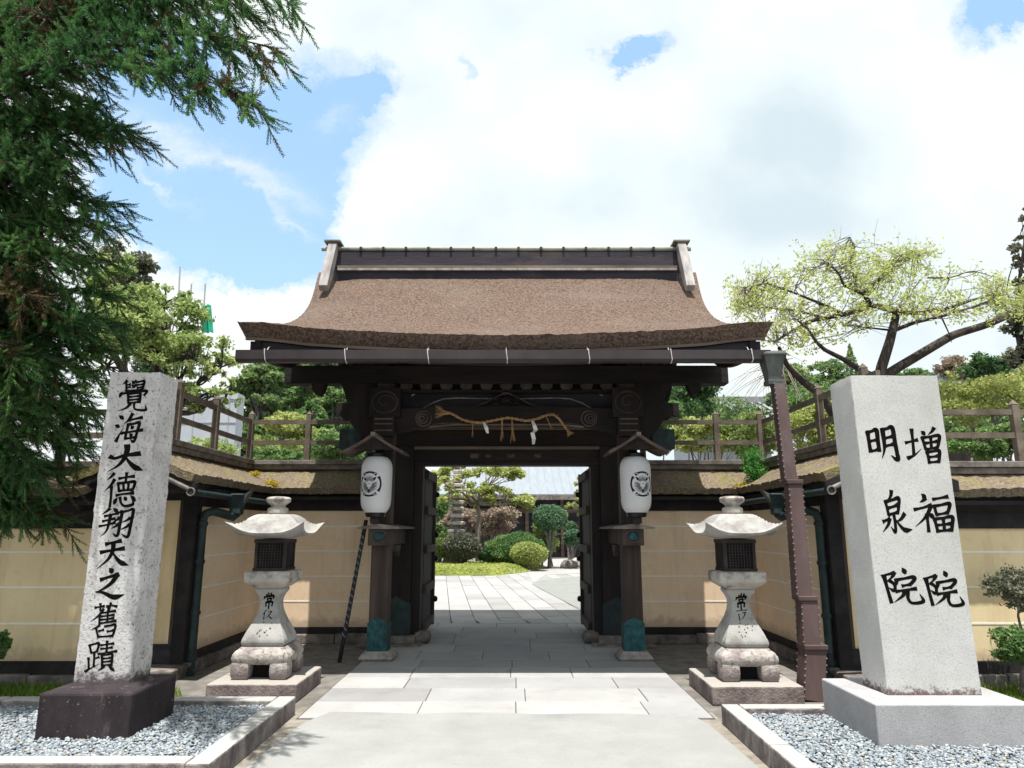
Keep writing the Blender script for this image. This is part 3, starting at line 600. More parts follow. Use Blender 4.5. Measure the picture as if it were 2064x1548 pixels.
# ------------------------------------------------------------------ the gate
AX = -.07
gate = thing('temple_gate', (AX, 10, 0), 'dark wooden temple gate with a thick brown thatched roof and open doors', 'gate')
GO = (0, 10, 0)
def gb(mb, name, mat, parent=None, **kw): return mb.build(name, mat, parent or gate, origin=GO, **kw)
YE, YR = 7.2, 10.1                       # eave and ridge depth
vy = [7.2, 7.6, 8.07, 8.8, 9.3, 9.7, 10.1]; vz = [3.635, 3.725, 3.86, 4.17, 4.50, 4.88, 5.27]
wy = [7.2, 7.6, 8.0, 8.8, 9.3, 9.7, 10.1]; wx = [2.83, 2.80, 2.77, 2.66, 2.70, 2.76, 2.82]
def smooth_interp(x, xs, ys):
    c = np.polyfit(xs, ys, 4); return float(np.polyval(c, x))
def roof_z(x, y):
    yy = YR - abs(y - YR); t = yy - YE
    zc = 3.49 + .36*t + .09*t*t; zv = smooth_interp(yy, vy, vz)
    zc += .128*(abs(x)/2.8)**1.7*math.exp(-(t/.55)**2)
    k = min(1, max(0, (abs(x)/2.8 - .72)/.28)); k = k*k*(3-2*k)
    return zc*(1-k) + zv*k
def roof_w(y): return smooth_interp(YR - abs(y - YR), wy, wx)
nx, ny = 190, 200; mb = MB(); rg = np.random.default_rng(3)
ysr = np.linspace(YE, 2*YR-YE, ny)
nzv = rg.normal(0, .0032, (ny, nx)); nzv[:, 1:-1] = (nzv[:, 1:-1]*2 + nzv[:, :-2] + nzv[:, 2:])/2.4
top = [(x*roof_w(y), y, roof_z(x*roof_w(y), y) + nzv[j, i]) for j, y in enumerate(ysr) for i, x in enumerate(np.linspace(-1, 1, nx))]
def under(p, d0):
    d = .138 + .035*min(1, abs(p[0])/2.8)**3
    t = (p[1] - YE)/(2*YR - 2*YE); y = YE + .085 + t*(2*YR - 2*YE - .17)
    w = roof_w(p[1]); return (p[0]*(w-.085)/w, y, roof_z(p[0], p[1]) - d)
mid = [under(p, .165) for p in top]
N = nx*ny; fs = [(j*nx+i, j*nx+i+1, (j+1)*nx+i+1, (j+1)*nx+i) for j in range(ny-1) for i in range(nx-1)]
rim = list(range(nx)) + [j*nx+nx-1 for j in range(1, ny)] + [(ny-1)*nx+i for i in range(nx-2, -1, -1)] + [j*nx for j in range(ny-2, 0, -1)]
mb.add(top + mid, fs + [tuple(N+q for q in reversed(f)) for f in fs] + [(rim[i], N+rim[i], N+rim[(i+1)%len(rim)], rim[(i+1)%len(rim)]) for i in range(len(rim))])
roof = gb(mb, 'roof', M['thatch'], smooth='auto')
# pale fascia board under the thatch edge, soffit boards and rafters below it
def strip(y0, y1, d0, d1, wsub, n=60):
    m = MB(); vs = []
    for i in range(n+1):
        x = (-1 + 2*i/n)*(roof_w(YE) - wsub); z = roof_z(x, YE)
        vs += [(x, y0, z-d0), (x, y1, z-d0+.01), (x, y1, z-d1+.01), (x, y0, z-d1)]
    f = [(4*i+a, 4*i+(a+1)%4, 4*i+4+(a+1)%4, 4*i+4+a) for i in range(n) for a in range(4)]
    return m.add(vs, f + [(0,1,2,3), (4*n+3, 4*n+2, 4*n+1, 4*n)])
gb(strip(YE+.06, YE+.12, .150, .180, .08), 'eave_board', M['wood_light'])
gb(strip(YE+.105, YE+.18, .182, .30, .12), 'eave_fascia', M['board_dark'])
sof = MB(); n2 = 40
grid = [((-1+2*i/30)*(roof_w(y)-.16), y, roof_z((-1+2*i/30)*2.6, y) - .205) for y in np.linspace(YE+.17, 2*YR-YE-.17, n2) for i in range(31)]
sof.add(grid, [(j*31+i, j*31+i+1, (j+1)*31+i+1, (j+1)*31+i) for j in range(n2-1) for i in range(30)])
gb(sof, 'soffit', M['wood'])
rf = MB()
for x in np.arange(-2.45, 2.46, .245):
    for sgn in (1, -1):
        for y0, y1 in ((7.42, 8.7), (8.7, 10.05)):
            f = lambda y: (x, YR - sgn*(YR - y), roof_z(0, y) - .29)
            rf.bar(f(y0), f(y1), .075, .10)
gb(rf, 'rafters', M['wood'])
for sgn in (1, -1):
    d = 1 if sgn > 0 else -1
    ft = MB()
    ft.box(-2.62, 2.62, YR - sgn*(YR-7.60) - .03, YR - sgn*(YR-7.60) + .03, 3.30, 3.42)
    ft.box(-2.50, 2.50, YR - sgn*(YR-7.95) - .04, YR - sgn*(YR-7.95) + .04, 3.40, 3.56)
    gb(ft, 'rafter_beam', M['woodx'])
# barge boards following the verge, one each side
for sx in (-1, 1):
    m = MB(); pts = []
    for y in np.linspace(7.27, 2*YR-7.27, 45): pts.append((y, roof_z(2.66, y) - .20))
    h = lambda y: .36 - .20*max(0, (abs(y-YR)-1.7)/1.13)**1.2
    m.prism(pts + [(y, z - h(y)) for y, z in reversed(pts)], sx*2.58, sx*2.65, 'x')
    gb(m, 'barge_board', M['wood'])
    pd = MB().prism([(YR-.16, 4.80), (YR-.20, 4.55), (YR-.08, 4.42), (YR-.10, 4.25), (YR, 4.10), (YR+.10, 4.25), (YR+.08, 4.42), (YR+.20, 4.55), (YR+.16, 4.80)], sx*2.655, sx*2.70, 'x')
    gb(pd, 'gable_pendant', M['wood'])
for y, nm in ((8.76, 'front'), (11.44, 'rear')):
    m = MB().box(-2.77, 2.77, y-.10, y+.10, 3.27, 3.50)
    gb(m, 'purlin', M['woodx'], bevel=.01)
    for sx in (-1, 1):
        nb = MB().prism([(sx*2.43, 3.27), (sx*2.42, 3.19), (sx*2.38, 3.14), (sx*2.33, 3.13), (sx*2.29, 3.18), (sx*2.26, 3.27)], y-.07, y+.07)
        gb(nb, 'purlin_boss', M['wood'])
gb(MB().box(-2.70, 2.70, YR-.11, YR+.11, 4.62, 4.86), 'ridge_beam', M['woodx'])
for x in (-1.45, 1.45):
    gb(MB().box(x-.08, x+.08, YR-.08, YR+.08, 3.60, 4.62), 'king_post', M['wood'])
gb(MB().box(-1.7, 1.7, 10.02, 10.08, 2.86, 4.60), 'transom_panel', M['board_dark'])
# ridge box
rb = MB().box(-2.50, 2.50, 9.84, 10.36, 5.03, 5.50)
gb(rb, 'ridge_box', M['board_dark'])
rl = MB()
rl.box(-2.47, 2.47, 9.795, 9.837, 5.185, 5.215); rl.box(-2.47, 2.47, 10.363, 10.40, 5.185, 5.215)
gb(rl, 'ridge_moulding', M['wood_pale'])
rl2 = MB(); rl2.box(-2.48, 2.48, 9.81, 9.838, 5.218, 5.262)
gb(rl2, 'ridge_batten', M['wood_light'])
cap = MB()
cap.tube([(-2.73, 9.86, 5.535), (2.70, 9.86, 5.535)], .034, 10); cap.tube([(-2.66, 9.98, 5.565), (2.66, 9.98, 5.565)], .034, 10)
cap.tube([(-2.66, 10.10, 5.575), (2.66, 10.10, 5.575)], .034, 10); cap.tube([(-2.66, 10.22, 5.565), (2.66, 10.22, 5.565)], .034, 10); cap.tube([(-2.70, 10.34, 5.535), (2.73, 10.34, 5.535)], .034, 10)
gb(cap, 'ridge_poles', material('bamboo_old', (.30,.31,.26), (.46,.46,.40), 8, .7, .3, 40, stretch=(.3,1,1), stain=((.16,.15,.13), 7, .52, .7, .6, (1,1,1))), smooth=True)
for x in np.linspace(-2.15, 2.15, 14): gb(MB().box(x-.018, x+.018, 9.818, 10.382, 5.495, 5.555), 'ridge_tie', M['board_dark'])
for sx in (-1, 1):
    for q in (1, -1):
        m = MB(); X = sx*2.55; yq = lambda y: YR - q*(YR - y)
        pr = [(yq(9.80), 5.60), (yq(9.60), 5.16), (yq(9.42), 4.83), (yq(9.40), 4.97), (yq(9.52), 5.28), (yq(9.70), 5.60)]
        m.prism([(yq(9.92), 5.58), (yq(9.62), 4.98), (yq(9.44), 4.74), (yq(9.36), 4.80), (yq(9.50), 5.10), (yq(9.76), 5.60)], X-.062, X+.062, 'x')
        gb(m, 'ridge_end', M['wood_pale'], bevel=.008)
    m = MB().box(sx*2.55-.12, sx*2.55+.115, 9.73, 10.47, 5.603, 5.628)
    m.box(sx*2.55-.075, sx*2.55+.075, 9.93, 10.27, 5.10, 5.60)
    gb(m, 'ridge_cap', M['ridge_wood'])

# posts, bases, copper shoes
for sx in (-1, 1):
    for y in (8.76, 11.44):
        x = sx*1.49
        p = gb(MB().box(x-.110, x+.110, y-.110, y+.110, .105, 3.27), 'post', M['post_wood'], bevel=.014)
        if y < 10:
            sh = MB().box(x-.120, x+.120, y-.120, y+.120, .112, .42)
            sh.prism([(x-.119, .42), (x-.085, .45), (x-.045, .46), (x, .49), (x+.045, .46), (x+.085, .45), (x+.119, .42)], y-.119, y-.112)
            gb(sh, 'copper_shoe', M['copper'], p)
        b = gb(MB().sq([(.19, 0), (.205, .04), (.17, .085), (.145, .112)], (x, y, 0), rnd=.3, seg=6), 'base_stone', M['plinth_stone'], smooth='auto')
    x = sx*1.47
    p = gb(MB().box(x-.19, x+.19, 9.81, 10.19, .12, 2.62), 'main_post', M['wood'], bevel=.012)
    sh = MB().box(x-.2, x+.2, 9.80, 10.0, .13, .52)
    sh.prism([(x-.199, .52), (x-.1, .56), (x, .62), (x+.1, .56), (x+.199, .52)], 9.801, 9.808)
    gb(sh, 'copper_shoe', M['copper_dark'], p)
    m = MB().box(x-.27, x+.27, 9.70, 10.32, .02, .125)
    gb(m, 'base_stone', M['foot_stone'], bevel=.015)
    gb(MB().box(x-.45 if sx < 0 else x-.36, x+.36 if sx < 0 else x+.45, 9.56, 10.4, .0, .04), 'sill_stone', M['foot_stone'], bevel=.01)
    gb(MB().sq([(.07, .0), (.10, .02), (.115, .08), (.095, .135), (.05, .155)], (sx*1.12, 9.93, .014), rnd=.8, seg=4), 'pivot_stone', M['foot_stone'], smooth=True)
    gb(MB().box(sx*1.278, sx*1.16, 9.88, 10.12, .06, 2.36), 'door_jamb', M['wood'])
# tie beams front post -> main post with little plank roofs
for sx in (-1, 1):
    x = sx*1.49
    t = gb(MB().box(x-.126, x+.126, 8.50, 9.81, 1.305, 1.50), 'tie_beam', M['post_wood'], bevel=.01)
    m = MB(); m.prism([(x-.245, 1.495), (x-.24, 1.52), (x, 1.555), (x+.24, 1.52), (x+.245, 1.495)], 8.44, 9.80)
    gb(m, 'plank_cap', M['ridge_wood'], t)
    m = MB().lathe([(.062, 0), (.06, .012), (.042, .018), (.03, .026), (.0, .03)], n=20)
    m.xf(lambda p: (x + p[0], 8.498 - p[2], 1.41 + p[1]*.82))
    gb(m, 'end_ornament', M['copper'], t, smooth=True)
    ar = MB()
    for r0, a0, a1 in ((.088, 20, 160), (.088, 200, 340)):
        ar.tube([(x + 1.15*r0*math.cos(R(q)), 8.495, 1.41 + .78*r0*math.sin(R(q))) for q in range(a0, a1+1, 14)], .007, 5)
    gb(ar, 'end_scroll', M['hood'], t)
    tb = MB().prism([(8.95, 1.30), (9.02, 1.22), (9.10, 1.24), (9.16, 1.16), (9.24, 1.22), (9.30, 1.30)], sx*1.40, sx*1.345, 'x')
    gb(tb, 'beam_bracket', M['post_wood'], t)

# lintels and copper sleeves
gb(MB().box(-2.02, 2.02, 9.84, 10.16, 2.60, 2.84), 'upper_lintel', M['woodx'], bevel=.01)
for sx in (-1, 1):
    s_ = gb(MB().box(sx*2.022, sx*2.33, 9.825, 10.175, 2.585, 2.855), 'copper_sleeve', M['copper_dark'])
gb(MB().box(-1.62, 1.62, 9.80, 9.90, 2.845, 2.885), 'lintel_ledge', M['wood_light'])
gb(MB().box(-1.28, 1.28, 9.86, 10.14, 2.36, 2.595), 'lower_lintel', M['woodx'])
gb(MB().box(-1.28, 1.28, 9.815, 9.858, 2.575, 2.615), 'lintel_ledge', M['wood_light'])
gb(MB().box(-1.25, 1.25, 9.83, 9.858, 2.36, 2.40), 'lintel_ledge', M['woodx'])
for x, r in ((-.45, .05), (-.26, .035), (.05, .045), (.42, .04)):
    m = MB().sq([(r, 0), (r*.7, .012), (0.001, .016)], seg=3, rnd=.5); m.xf(lambda p, x=x: (x + p[0]*1.2, 9.858 - p[2], 2.49 + p[1]*.7))
    gb(m, 'lintel_stud', M['hood'])
# rainbow beam between the front posts, frog-leg strut and brackets above
m = MB(); n = 28
topc = [(-1.37 + 2.74*i/n, 2.95 + .035*math.sin(math.pi*i/n)) for i in range(n+1)]
botc = [(-1.37 + 2.74*i/n, 2.655 + .10*min(1, math.sin(math.pi*i/n)*1.9)) for i in range(n+1)]
m.prism(topc + botc[::-1], 8.67, 8.85)
kb = gb(m, 'rainbow_beam', M['woodx'])
gr = MB()
for sx in (-1, 1):
    for r, c in ((.095, 1.02), (.06, 1.03), (.03, 1.04)): gr.torus((sx*c, 8.668, 2.83), r, .008, n=22, k=5)
    gr.tube([(sx*(.9 - .1*i), 8.668, 2.755 + .02*math.sin(i*.7)) for i in range(9)], .007, 5)
gb(gr, 'beam_carving', M['hood'], kb)
lw = MB(); lw.tube([(-.95 + 1.9*i/20, 8.665, 2.725 + .03*min(1, math.sin(math.pi*i/20)*2)) for i in range(21)], .012, 6)
gb(lw, 'beam_edge', M['wood_light'], kb)
m = MB()
def frog(sc_, w):
    out = []
    for i in range(13):
        t = i/12; x = .46*(1 - t)**1.0; z = .20*(t**1.6*(1.2 - .2*t)); out.append((x*sc_, 2.985 + z*sc_))
    return out
o_ = frog(1.0, 0); outer = [(-x, z) for x, z in o_] + [(x, z) for x, z in reversed(o_)]
inner = [(.36, 2.985), (.26, 3.02), (.17, 3.08), (.09, 3.125), (0, 3.14), (-.09, 3.125), (-.17, 3.08), (-.26, 3.02), (-.36, 2.985)]
m.prism(outer + inner, 8.70, 8.80)
fg = gb(m, 'frog_leg_strut', M['post_wood'])
ca = MB()
ca.sq([(.03, 0), (.05, .03), (.02, .06)], (0, 8.73, 3.04), seg=4, rnd=.8)
for q in range(8):
    a = R(45*q + 20); ca.tube([(0, 8.72, 3.065), (.045*math.cos(a), 8.70, 3.065 + .04*math.sin(a)), (.075*math.cos(a), 8.72, 3.065 + .06*math.sin(a))], [.012, .018, .008], 6)
for sx in (-1, 1): ca.tube([(sx*.07, 8.72, 3.0), (sx*.13, 8.70, 3.03), (sx*.19, 8.71, 3.0), (sx*.25, 8.72, 2.995)], [.012, .018, .014, .008], 6)
gb(ca, 'strut_carving', M['wood'], fg)
for x in np.linspace(-1.25, 1.25, 11):
    bl = MB(); bl.prism([(x-.05, 3.20), (x-.075, 3.235), (x-.075, 3.268), (x+.075, 3.268), (x+.075, 3.235), (x+.05, 3.20)], 8.68, 8.84)
    gb(bl, 'bearing_block', M['post_wood'])
gb(MB().box(-1.36, 1.36, 8.70, 8.82, 3.165, 3.198), 'block_rail', M['woodx'])
gb(MB().box(-1.40, 1.40, 8.86, 8.90, 2.95, 3.265), 'panel_board', M['board_dark'])
for sx in (-1, 1):
    # stepped bracket and carved nose either side of the post head
    m = MB().prism([(sx*1.36, 3.268), (sx*2.06, 3.268), (sx*2.02, 3.17), (sx*1.93, 3.05), (sx*1.86, 2.97), (sx*1.36, 2.94)], 8.68, 8.84)
    br = gb(m, 'bracket_arm', M['wood'])
    m = MB().prism([(sx*1.62, 2.98), (sx*1.86, 2.98), (sx*1.98, 2.975), (sx*2.04, 2.94), (sx*2.06, 2.88), (sx*2.02, 2.83), (sx*1.97, 2.83), (sx*1.93, 2.80), (sx*1.88, 2.72), (sx*1.80, 2.62), (sx*1.70, 2.56), (sx*1.62, 2.53)], 8.67, 8.85)
    nb = gb(m, 'carved_nose', M['wood'])
    hb = MB().box(sx*1.30, sx*1.68, 8.58, 8.63, 2.84, 3.20)
    hb.box(sx*1.36, sx*1.62, 8.55, 8.63, 2.60, 2.84)
    hd = gb(hb, 'bracket_head', M['wood'])
    sw = MB(); sw.torus((sx*1.49, 8.578, 3.02), .135, .011, n=28, k=5, sx=1.15)
    sp = [(sx*1.49 + (.11 - .0085*i)*1.15*math.cos(.55*i), 8.578, 3.02 + (.11 - .0085*i)*math.sin(.55*i)) for i in range(12)]
    sw.tube(sp, .007, 5)
    gb(sw, 'spiral_carving', M['post_wood'], hd)
    ln = MB()
    for z in (2.80, 2.74, 2.66): ln.box(sx*1.38, sx*1.60, 8.543, 8.549, z, z + .012)
    gb(ln, 'bracket_lines', M['wood_light'], hd)
    # pale strips painting in the lit lower edge of an arched beam
    rbp = [P(1022 + sx*q, yy, 8.845) for q, yy in ((175, 826), (150, 812), (128, 804), (100, 802), (60, 803), (22, 804))]
    rb_ = MB().tube([(p[0]-AX, p[1], p[2]) for p in rbp], .0085, 6)
    gb(rb_, 'lit_edge_strip', M['wood_pale'])
    q = [P(1022 + sx*q_, yy, 8.845) for q_, yy in ((193, 798), (166, 782))]
    gb(MB().tube([(p[0]-AX, p[1], p[2]) for p in q], .0085, 6), 'lit_edge_strip', M['wood_pale'])
    gb(MB().bar((sx*1.49, 8.9, 3.15), (sx*1.49, 11.3, 3.15), .16, .26), 'cross_beam', M['woodx'])
    gb(MB().bar((sx*1.49, 8.9, 3.50), (sx*1.49, 11.3, 3.50), .10, .30), 'cross_rail', M['board_dark'])
# door leaves, open inwards
for sx in (-1, 1):
    x = sx*1.19
    d = gb(MB().box(x-.032, x+.032, 10.16, 11.34, .07, 2.34), 'door', M['wood'])
    m = MB()
    for z in (.12, .62, 1.16, 1.70, 2.20): m.box(x - sx*.034, x - sx*.075, 10.20, 11.33, z, z + .11)
    m.box(x - sx*.034, x - sx*.072, 11.24, 11.335, .08, 2.335)
    gb(m, 'door_frame', M['post_wood'], d)
    for z in (.45, 1.05, 1.40, 2.02):
        m = MB(); m.lathe([(.0, .05), (.03, .045), (.045, .02), (.045, 0)], n=10); m.v[-40:] = [(x - sx*(.075 + p[2]), 11.28 + p[0], z + p[1]) for p in m.v[-40:]]
        gb(m, 'door_stud', M['black_lacquer'], d)
# gutter along the front eave
gt = MB(); gx0, gx1 = P(480, 716, 7.10)[0] - AX, P(1548, 716, 7.10)[0] - AX
gt.prism([(7.02, 3.283), (7.02, 3.188), (7.05, 3.163), (7.13, 3.163), (7.16, 3.188), (7.16, 3.283), (7.15, 3.283), (7.15, 3.198), (7.12, 3.178), (7.06, 3.178), (7.035, 3.198), (7.035, 3.283)], gx0, gx1, 'x')
gt.box(gx0, gx0+.012, 7.036, 7.149, 3.179, 3.28)
gt.xf(lambda p: (p[0]*1.017, p[1]+.12, p[2]+.032)); gut = gb(gt, 'gutter', M['gutter'])
for px in (535, 696, 862, 1020, 1185, 1350, 1512):
    x = P(px, 716, 7.06)[0] - AX; m = MB()
    m.tube([(x, 7.012, 3.293), (x + .004, 7.010, 3.24), (x + .012, 7.014, 3.18), (x + .012, 7.06, 3.155), (x + .012, 7.10, 3.155)], .0048, 5)
    m.tube([(x, 7.012, 3.291), (x, 7.10, 3.296), (x, 7.22, 3.37), (x, 7.30, 3.40)], .004, 5)
    m.xf(lambda p: (p[0]*1.017, p[1]+.12*(1 if p[1] < 7.2 else .3), p[2]+.032*(1 if p[1] < 7.2 else 0))); gb(m, 'gutter_bracket', M['metal_light'], gut)

# ------------------------------------------------------------------ brown riveted downpipe with copper hopper
dp = thing('drain_pipe', (2.62, 6.80, 0), 'tall square brown riveted drainpipe with a flared copper hopper beside the gate roof', 'drainpipe')
def pipe_pt(py, D): return P({True: 0}.get(False, 0), py, D)
secs = [(762, 972, 1556, 1587, 7.20, 6.99, .115, .122), (972, 1205, 1588, 1613, 6.99, 6.86, .132, .145), (1205, 1302, 1615, 1627, 6.86, 6.81, .152, .160), (1302, 1414, 1627, 1630, 6.81, 6.78, .185, .192)]
for (ya, yb, xa, xb, Da, Db, wa, wb) in secs:
    a_, b_ = Vector(P(xa + 10, ya, Da)), Vector(P(xb + 4, yb, Db))
    if yb > 1400: b_.z = 0.0
    m = MB().bar(a_, b_, wa, wa, (0, 1, 0), wb, wb)
    s_ = m.build('pipe_section', M['pipe_brown'], dp, bevel=.006, seg=1)
    d = (b_ - a_); L = d.length; d.normalize(); sx_ = d.cross(Vector((0,1,0))).normalized(); sy_ = sx_.cross(d)
    rv = MB(); nr = int(L/.055)
    for i in range(nr):
        t = (i + .5)/nr; w = (wa + (wb-wa)*t)/2
        for ex, ey in ((-1, -1), (1, -1), (-1, 1)):
            c = a_ + d*(L*t) + sx_*ex*w*1.0 + sy_*ey*w*1.0
            if c.y > a_.y + 1: continue
            rv.sq([(.0035, -.006), (.006, 0), (.0035, .006)], c, seg=1)
    rv.build('rivets', M['metal_light'] if False else material('rivet', (.16,.11,.11), (.30,.25,.25), 30, .6, 0), s_, origin=root_loc(dp))
for (yy, xx, D, w) in ((972, 1589, 6.985, .160), (1205, 1614, 6.855, .175), (1302, 1629, 6.805, .210)):
    c = Vector(P(xx + 8, yy, D)); MB().box(c.x-w/2, c.x+w/2, c.y-w/2, c.y+w/2, c.z-.022, c.z+.022).build('pipe_collar', M['pipe_brown'], dp, bevel=.008)
c = P(1556, 764, 7.20)
hp = MB().sq([(.066, 0), (.07, .05), (.095, .20), (.104, .25), (.122, .255), (.122, .272), (.08, .295), (.02, .31)], (c[0]+.01, c[1], c[2]-.02), seg=6, rnd=.15)
hp = hp.build('hopper', M['copper_grey'], dp, smooth='auto')
MB().sq([(.072, -.03), (.075, .0), (.072, .02)], (c[0]+.01, c[1], c[2]-.035)).build('pipe_collar', M['copper_grey'], dp)
m = MB().tube([(P(1540, 718, 7.22)[0], 7.21, 3.27), (c[0], 7.20, 3.27), (c[0]+.15, 7.20, 3.27)], .05, 10); m.build('gutter_elbow', M['gutter'], dp, smooth='auto')
# ------------------------------------------------------------------ plaster walls with mossy thatch roofs
def frame(A, B, side):
    """local (s along A->B, n towards the seen side, z) -> world"""
    A, B = Vector((*A, 0)), Vector((*B, 0)); d = (B - A).normalized(); nn = Vector((-d.y, d.x, 0)) * side
    return lambda p: A + d*p[0] + nn*p[1] + Vector((0, 0, p[2]))
def thatch_roof(mb, L0, L1, eave, z_e, z_r, th, seed, cut0=0.0, cut1=0.0, sag=.05, one=False):
    """gable thatch along s; cutX mitre the ends on the seen side"""
    rg = np.random.default_rng(seed); ns = max(8, int((L1-L0)/.05)); nn = 26
    ss = np.linspace(0, 1, ns); ns_ = np.linspace(-eave, eave, nn); vs = []
    rz = rg.normal(0, .006, (ns, nn)); lump = np.cumsum(rg.normal(0, .004, ns)); lump -= np.linspace(lump[0], lump[-1], ns)
    def zt(n): t = 1 - abs(n)/eave; return z_e + th + (z_r - z_e - th)*(t*.85 + .15*t*t) + sag*(-math.sin(math.pi*t)*.4)
    def sl(t, n):
        a = L0 + cut0*max(0, n); b = L1 - cut1*max(0, n); return a + (b-a)*t
    for i in range(ns):
        for j in range(nn): vs.append((sl(ss[i], ns_[j]), ns_[j], zt(ns_[j]) + rz[i, j] + lump[i]*.4))
    for i in range(ns):
        for j in range(nn): vs.append((sl(ss[i], ns_[j]), ns_[j]*.955, zt(ns_[j]) - th + rz[i, j]*.6 + (.01*rg.random())))
    N = ns*nn; fs = [(i*nn+j, i*nn+j+1, (i+1)*nn+j+1, (i+1)*nn+j) for i in range(ns-1) for j in range(nn-1)]
    rim = list(range(nn)) + [i*nn+nn-1 for i in range(1, ns)] + [(ns-1)*nn+j for j in range(nn-2, -1, -1)] + [i*nn for i in range(ns-2, 0, -1)]
    return mb.add(vs, fs + [tuple(N+q for q in reversed(f)) for f in fs] + [(rim[i], N+rim[i], N+rim[(i+1)%len(rim)], rim[(i+1)%len(rim)]) for i in range(len(rim))])
def wall(label, A, B, side, half, z0, z1, zl, eave, z_e, z_r, seed, mat, end=None, cut0=0, cut1=0, r0=0, r1=0, board=True, foot=.2):
    fr = frame(A, B, side); L = (Vector(B) - Vector(A)).length
    t = thing('plaster_wall', ((A[0]+B[0])/2, (A[1]+B[1])/2, 0), label, 'wall', 'ochre plaster walls beside the gate')
    m = MB().box(0, L, -half, half, z0, z1); m.xf(fr); pl = m.build('plaster', M[mat], t)
    m = MB()
    for z in zl: m.box(.0, L, half, half+.004, z-.0075, z+.0075)
    m.xf(fr)
    if zl: m.build('white_lines', M['white_line'], pl)
    m = MB().box(-.01, L+.01, -half-.03, half+.035, .07, z0-.002); m.xf(fr); m.build('sill_beam', M['wall_beam'], t)
    rg = np.random.default_rng(seed+50); m = MB(); s = -.05
    while s < L:
        w = rg.uniform(.5, .95); m.box(s, min(s+w-.01, L+.05), half-.1, half+.09+rg.uniform(0,.02), 0, .12+rg.uniform(-.015,.015)); s += w
    m.xf(fr); m.build('footing', M['foot_stone'], t, bevel=.012)
    m = MB().box(-.005, L+.005, half-.06, half+.03, z1-.16, z1+.02); m.box(0, L, half+.05, eave-.05, z_e-.07, z_e-.03)
    m.xf(fr); m.build('eave_beam', M['wall_beam'], t)
    m = MB(); m.prism([(-eave*.9, z_e), (-.1, z_r-.14), (.1, z_r-.14), (eave*.9, z_e), (half, z1-.03), (-half, z1-.03)], r0+.06, L-r1-.06, 'x')
    m.v = [(p[0] + (cut0*max(0, p[1]) if p[0] < L/2 else -cut1*max(0, p[1])), p[1], p[2]) for p in m.v]
    m.xf(fr); m.build('roof_underside', M['wall_beam'], t)
    m = thatch_roof(MB(), r0, L-r1, eave, z_e, z_r, .085, seed, cut0, cut1); m.xf(fr)
    rf_ = m.build('roof', M['moss_thatch'], t, smooth='auto')
    m = MB().box(r0+.04, L-r1-.0, -.10, .10, z_r-.03, z_r+.035); m.box(r0, L-r1, -.135, .135, z_r+.037, z_r+.10)
    m.xf(fr); m.build('ridge_board', M['ridge_wood'], rf_, bevel=.006)
    return t, fr
LX, LF = -3.81, 7.90        # left wing ridge x, front face y
RX, RF = 3.66, 7.60
backl = [.535, .865, 1.20, 1.53]
wall('left back wall of ochre plaster joining the gate behind the speckled pillar side', (-1.72, 10.3), (LX, 10.3), 1, .30, .205, 1.90, backl, .60, 1.955, 2.36, 31, 'plaster', cut1=1.0, r1=.0)
wall('right back wall of ochre plaster joining the gate, green fern on its roof', (1.56, 10.3), (RX, 10.3), -1, .30, .205, 1.90, backl, .60, 1.955, 2.36, 32, 'plaster', cut1=1.0)
tL, frL = wall('left side wall running forward from the gate, gable end facing the drive', (LX, LF), (LX, 10.3), -1, .36, .205, 1.90, [.53, .86, 1.20, 1.535], .62, 1.955, 2.36, 33, 'plaster', r0=-.72, cut1=1.0)
tR, frR = wall('right side wall running forward from the gate behind the brown drainpipe', (RX, RF), (RX, 10.3), 1, .36, .205, 1.90, [.53, .86, 1.20, 1.535], .62, 1.955, 2.36, 34, 'plaster', r0=-.62, cut1=1.0)
for t, X, F, sx in ((tL, LX, LF, 1), (tR, RX, RF, -1)):
    e = X + sx*.36
    MB().box(e-sx*.13, e+sx*.012, F-.06, F+.11, .10, 1.90).build('corner_post', M['wall_beam'], t, bevel=.008)
    MB().box(e-sx*.17, e-sx*.128, F-.035, F+.02, .22, 1.86).build('post_trim', M['post_wood'], t)
    MB().box(X-.34, X+.34, F-.025, F-.004, .31, 1.80).build('end_panel', M['plaster_front'], t)
    m = MB().box(X-.36, X+.36, F-.05, F-.003, .10, .305); m.box(X-.36, X+.36, F-.055, F-.003, 1.80, 1.96); m.build('end_boards', M['board_dark'], t)
    MB().box(X-.46, X+.44, F-.42, F-.06, 0, .115).build('end_step', M['foot_stone'], t, bevel=.015)
    # gable barge boards and gable infill
    gf = F - .68
    for q in (1, -1):
        pts = [(X + q*.64, 1.90), (X + q*.60, 1.915), (X + q*.35, 2.03), (X + q*.12, 2.17), (X, 2.25)]
        m = MB().prism([(x, z+.05) for x, z in pts] + [(x, z-.055) for x, z in reversed(pts)], gf-.03, gf+.02); m.build('barge_board', M['wall_beam'], t)
    m = MB().tube([(X + sx*.60, gf-.05, 1.86), (X + sx*.60, gf+.6, 1.852), (X + sx*.605, 9.65, 1.835)], .036, 12); m.build('gutter', M['copper_dark'], t, smooth='auto')
    m = MB().torus((X + sx*.60, gf-.052, 1.86), .038, .007, 'y', 16, 5); m.build('gutter_ring', M['ridge_wood'], t)
    m = MB()
    for y in (F+.25, F+.85, F+1.45): m.torus((X + sx*.60, y, 1.80), .03, .004, 'y', 12, 4)
    m.build('gutter_hooks', M['lattice'], t)
    m = MB().tube([(X - sx*.1, gf-.035, 2.17), (X + sx*.3, gf-.04, 2.015), (X + sx*.58, gf-.045, 1.885)], .022, 8); m.build('verge_pole', M['ridge_wood'], t, smooth='auto')
frontl = [.585, .93, 1.27]
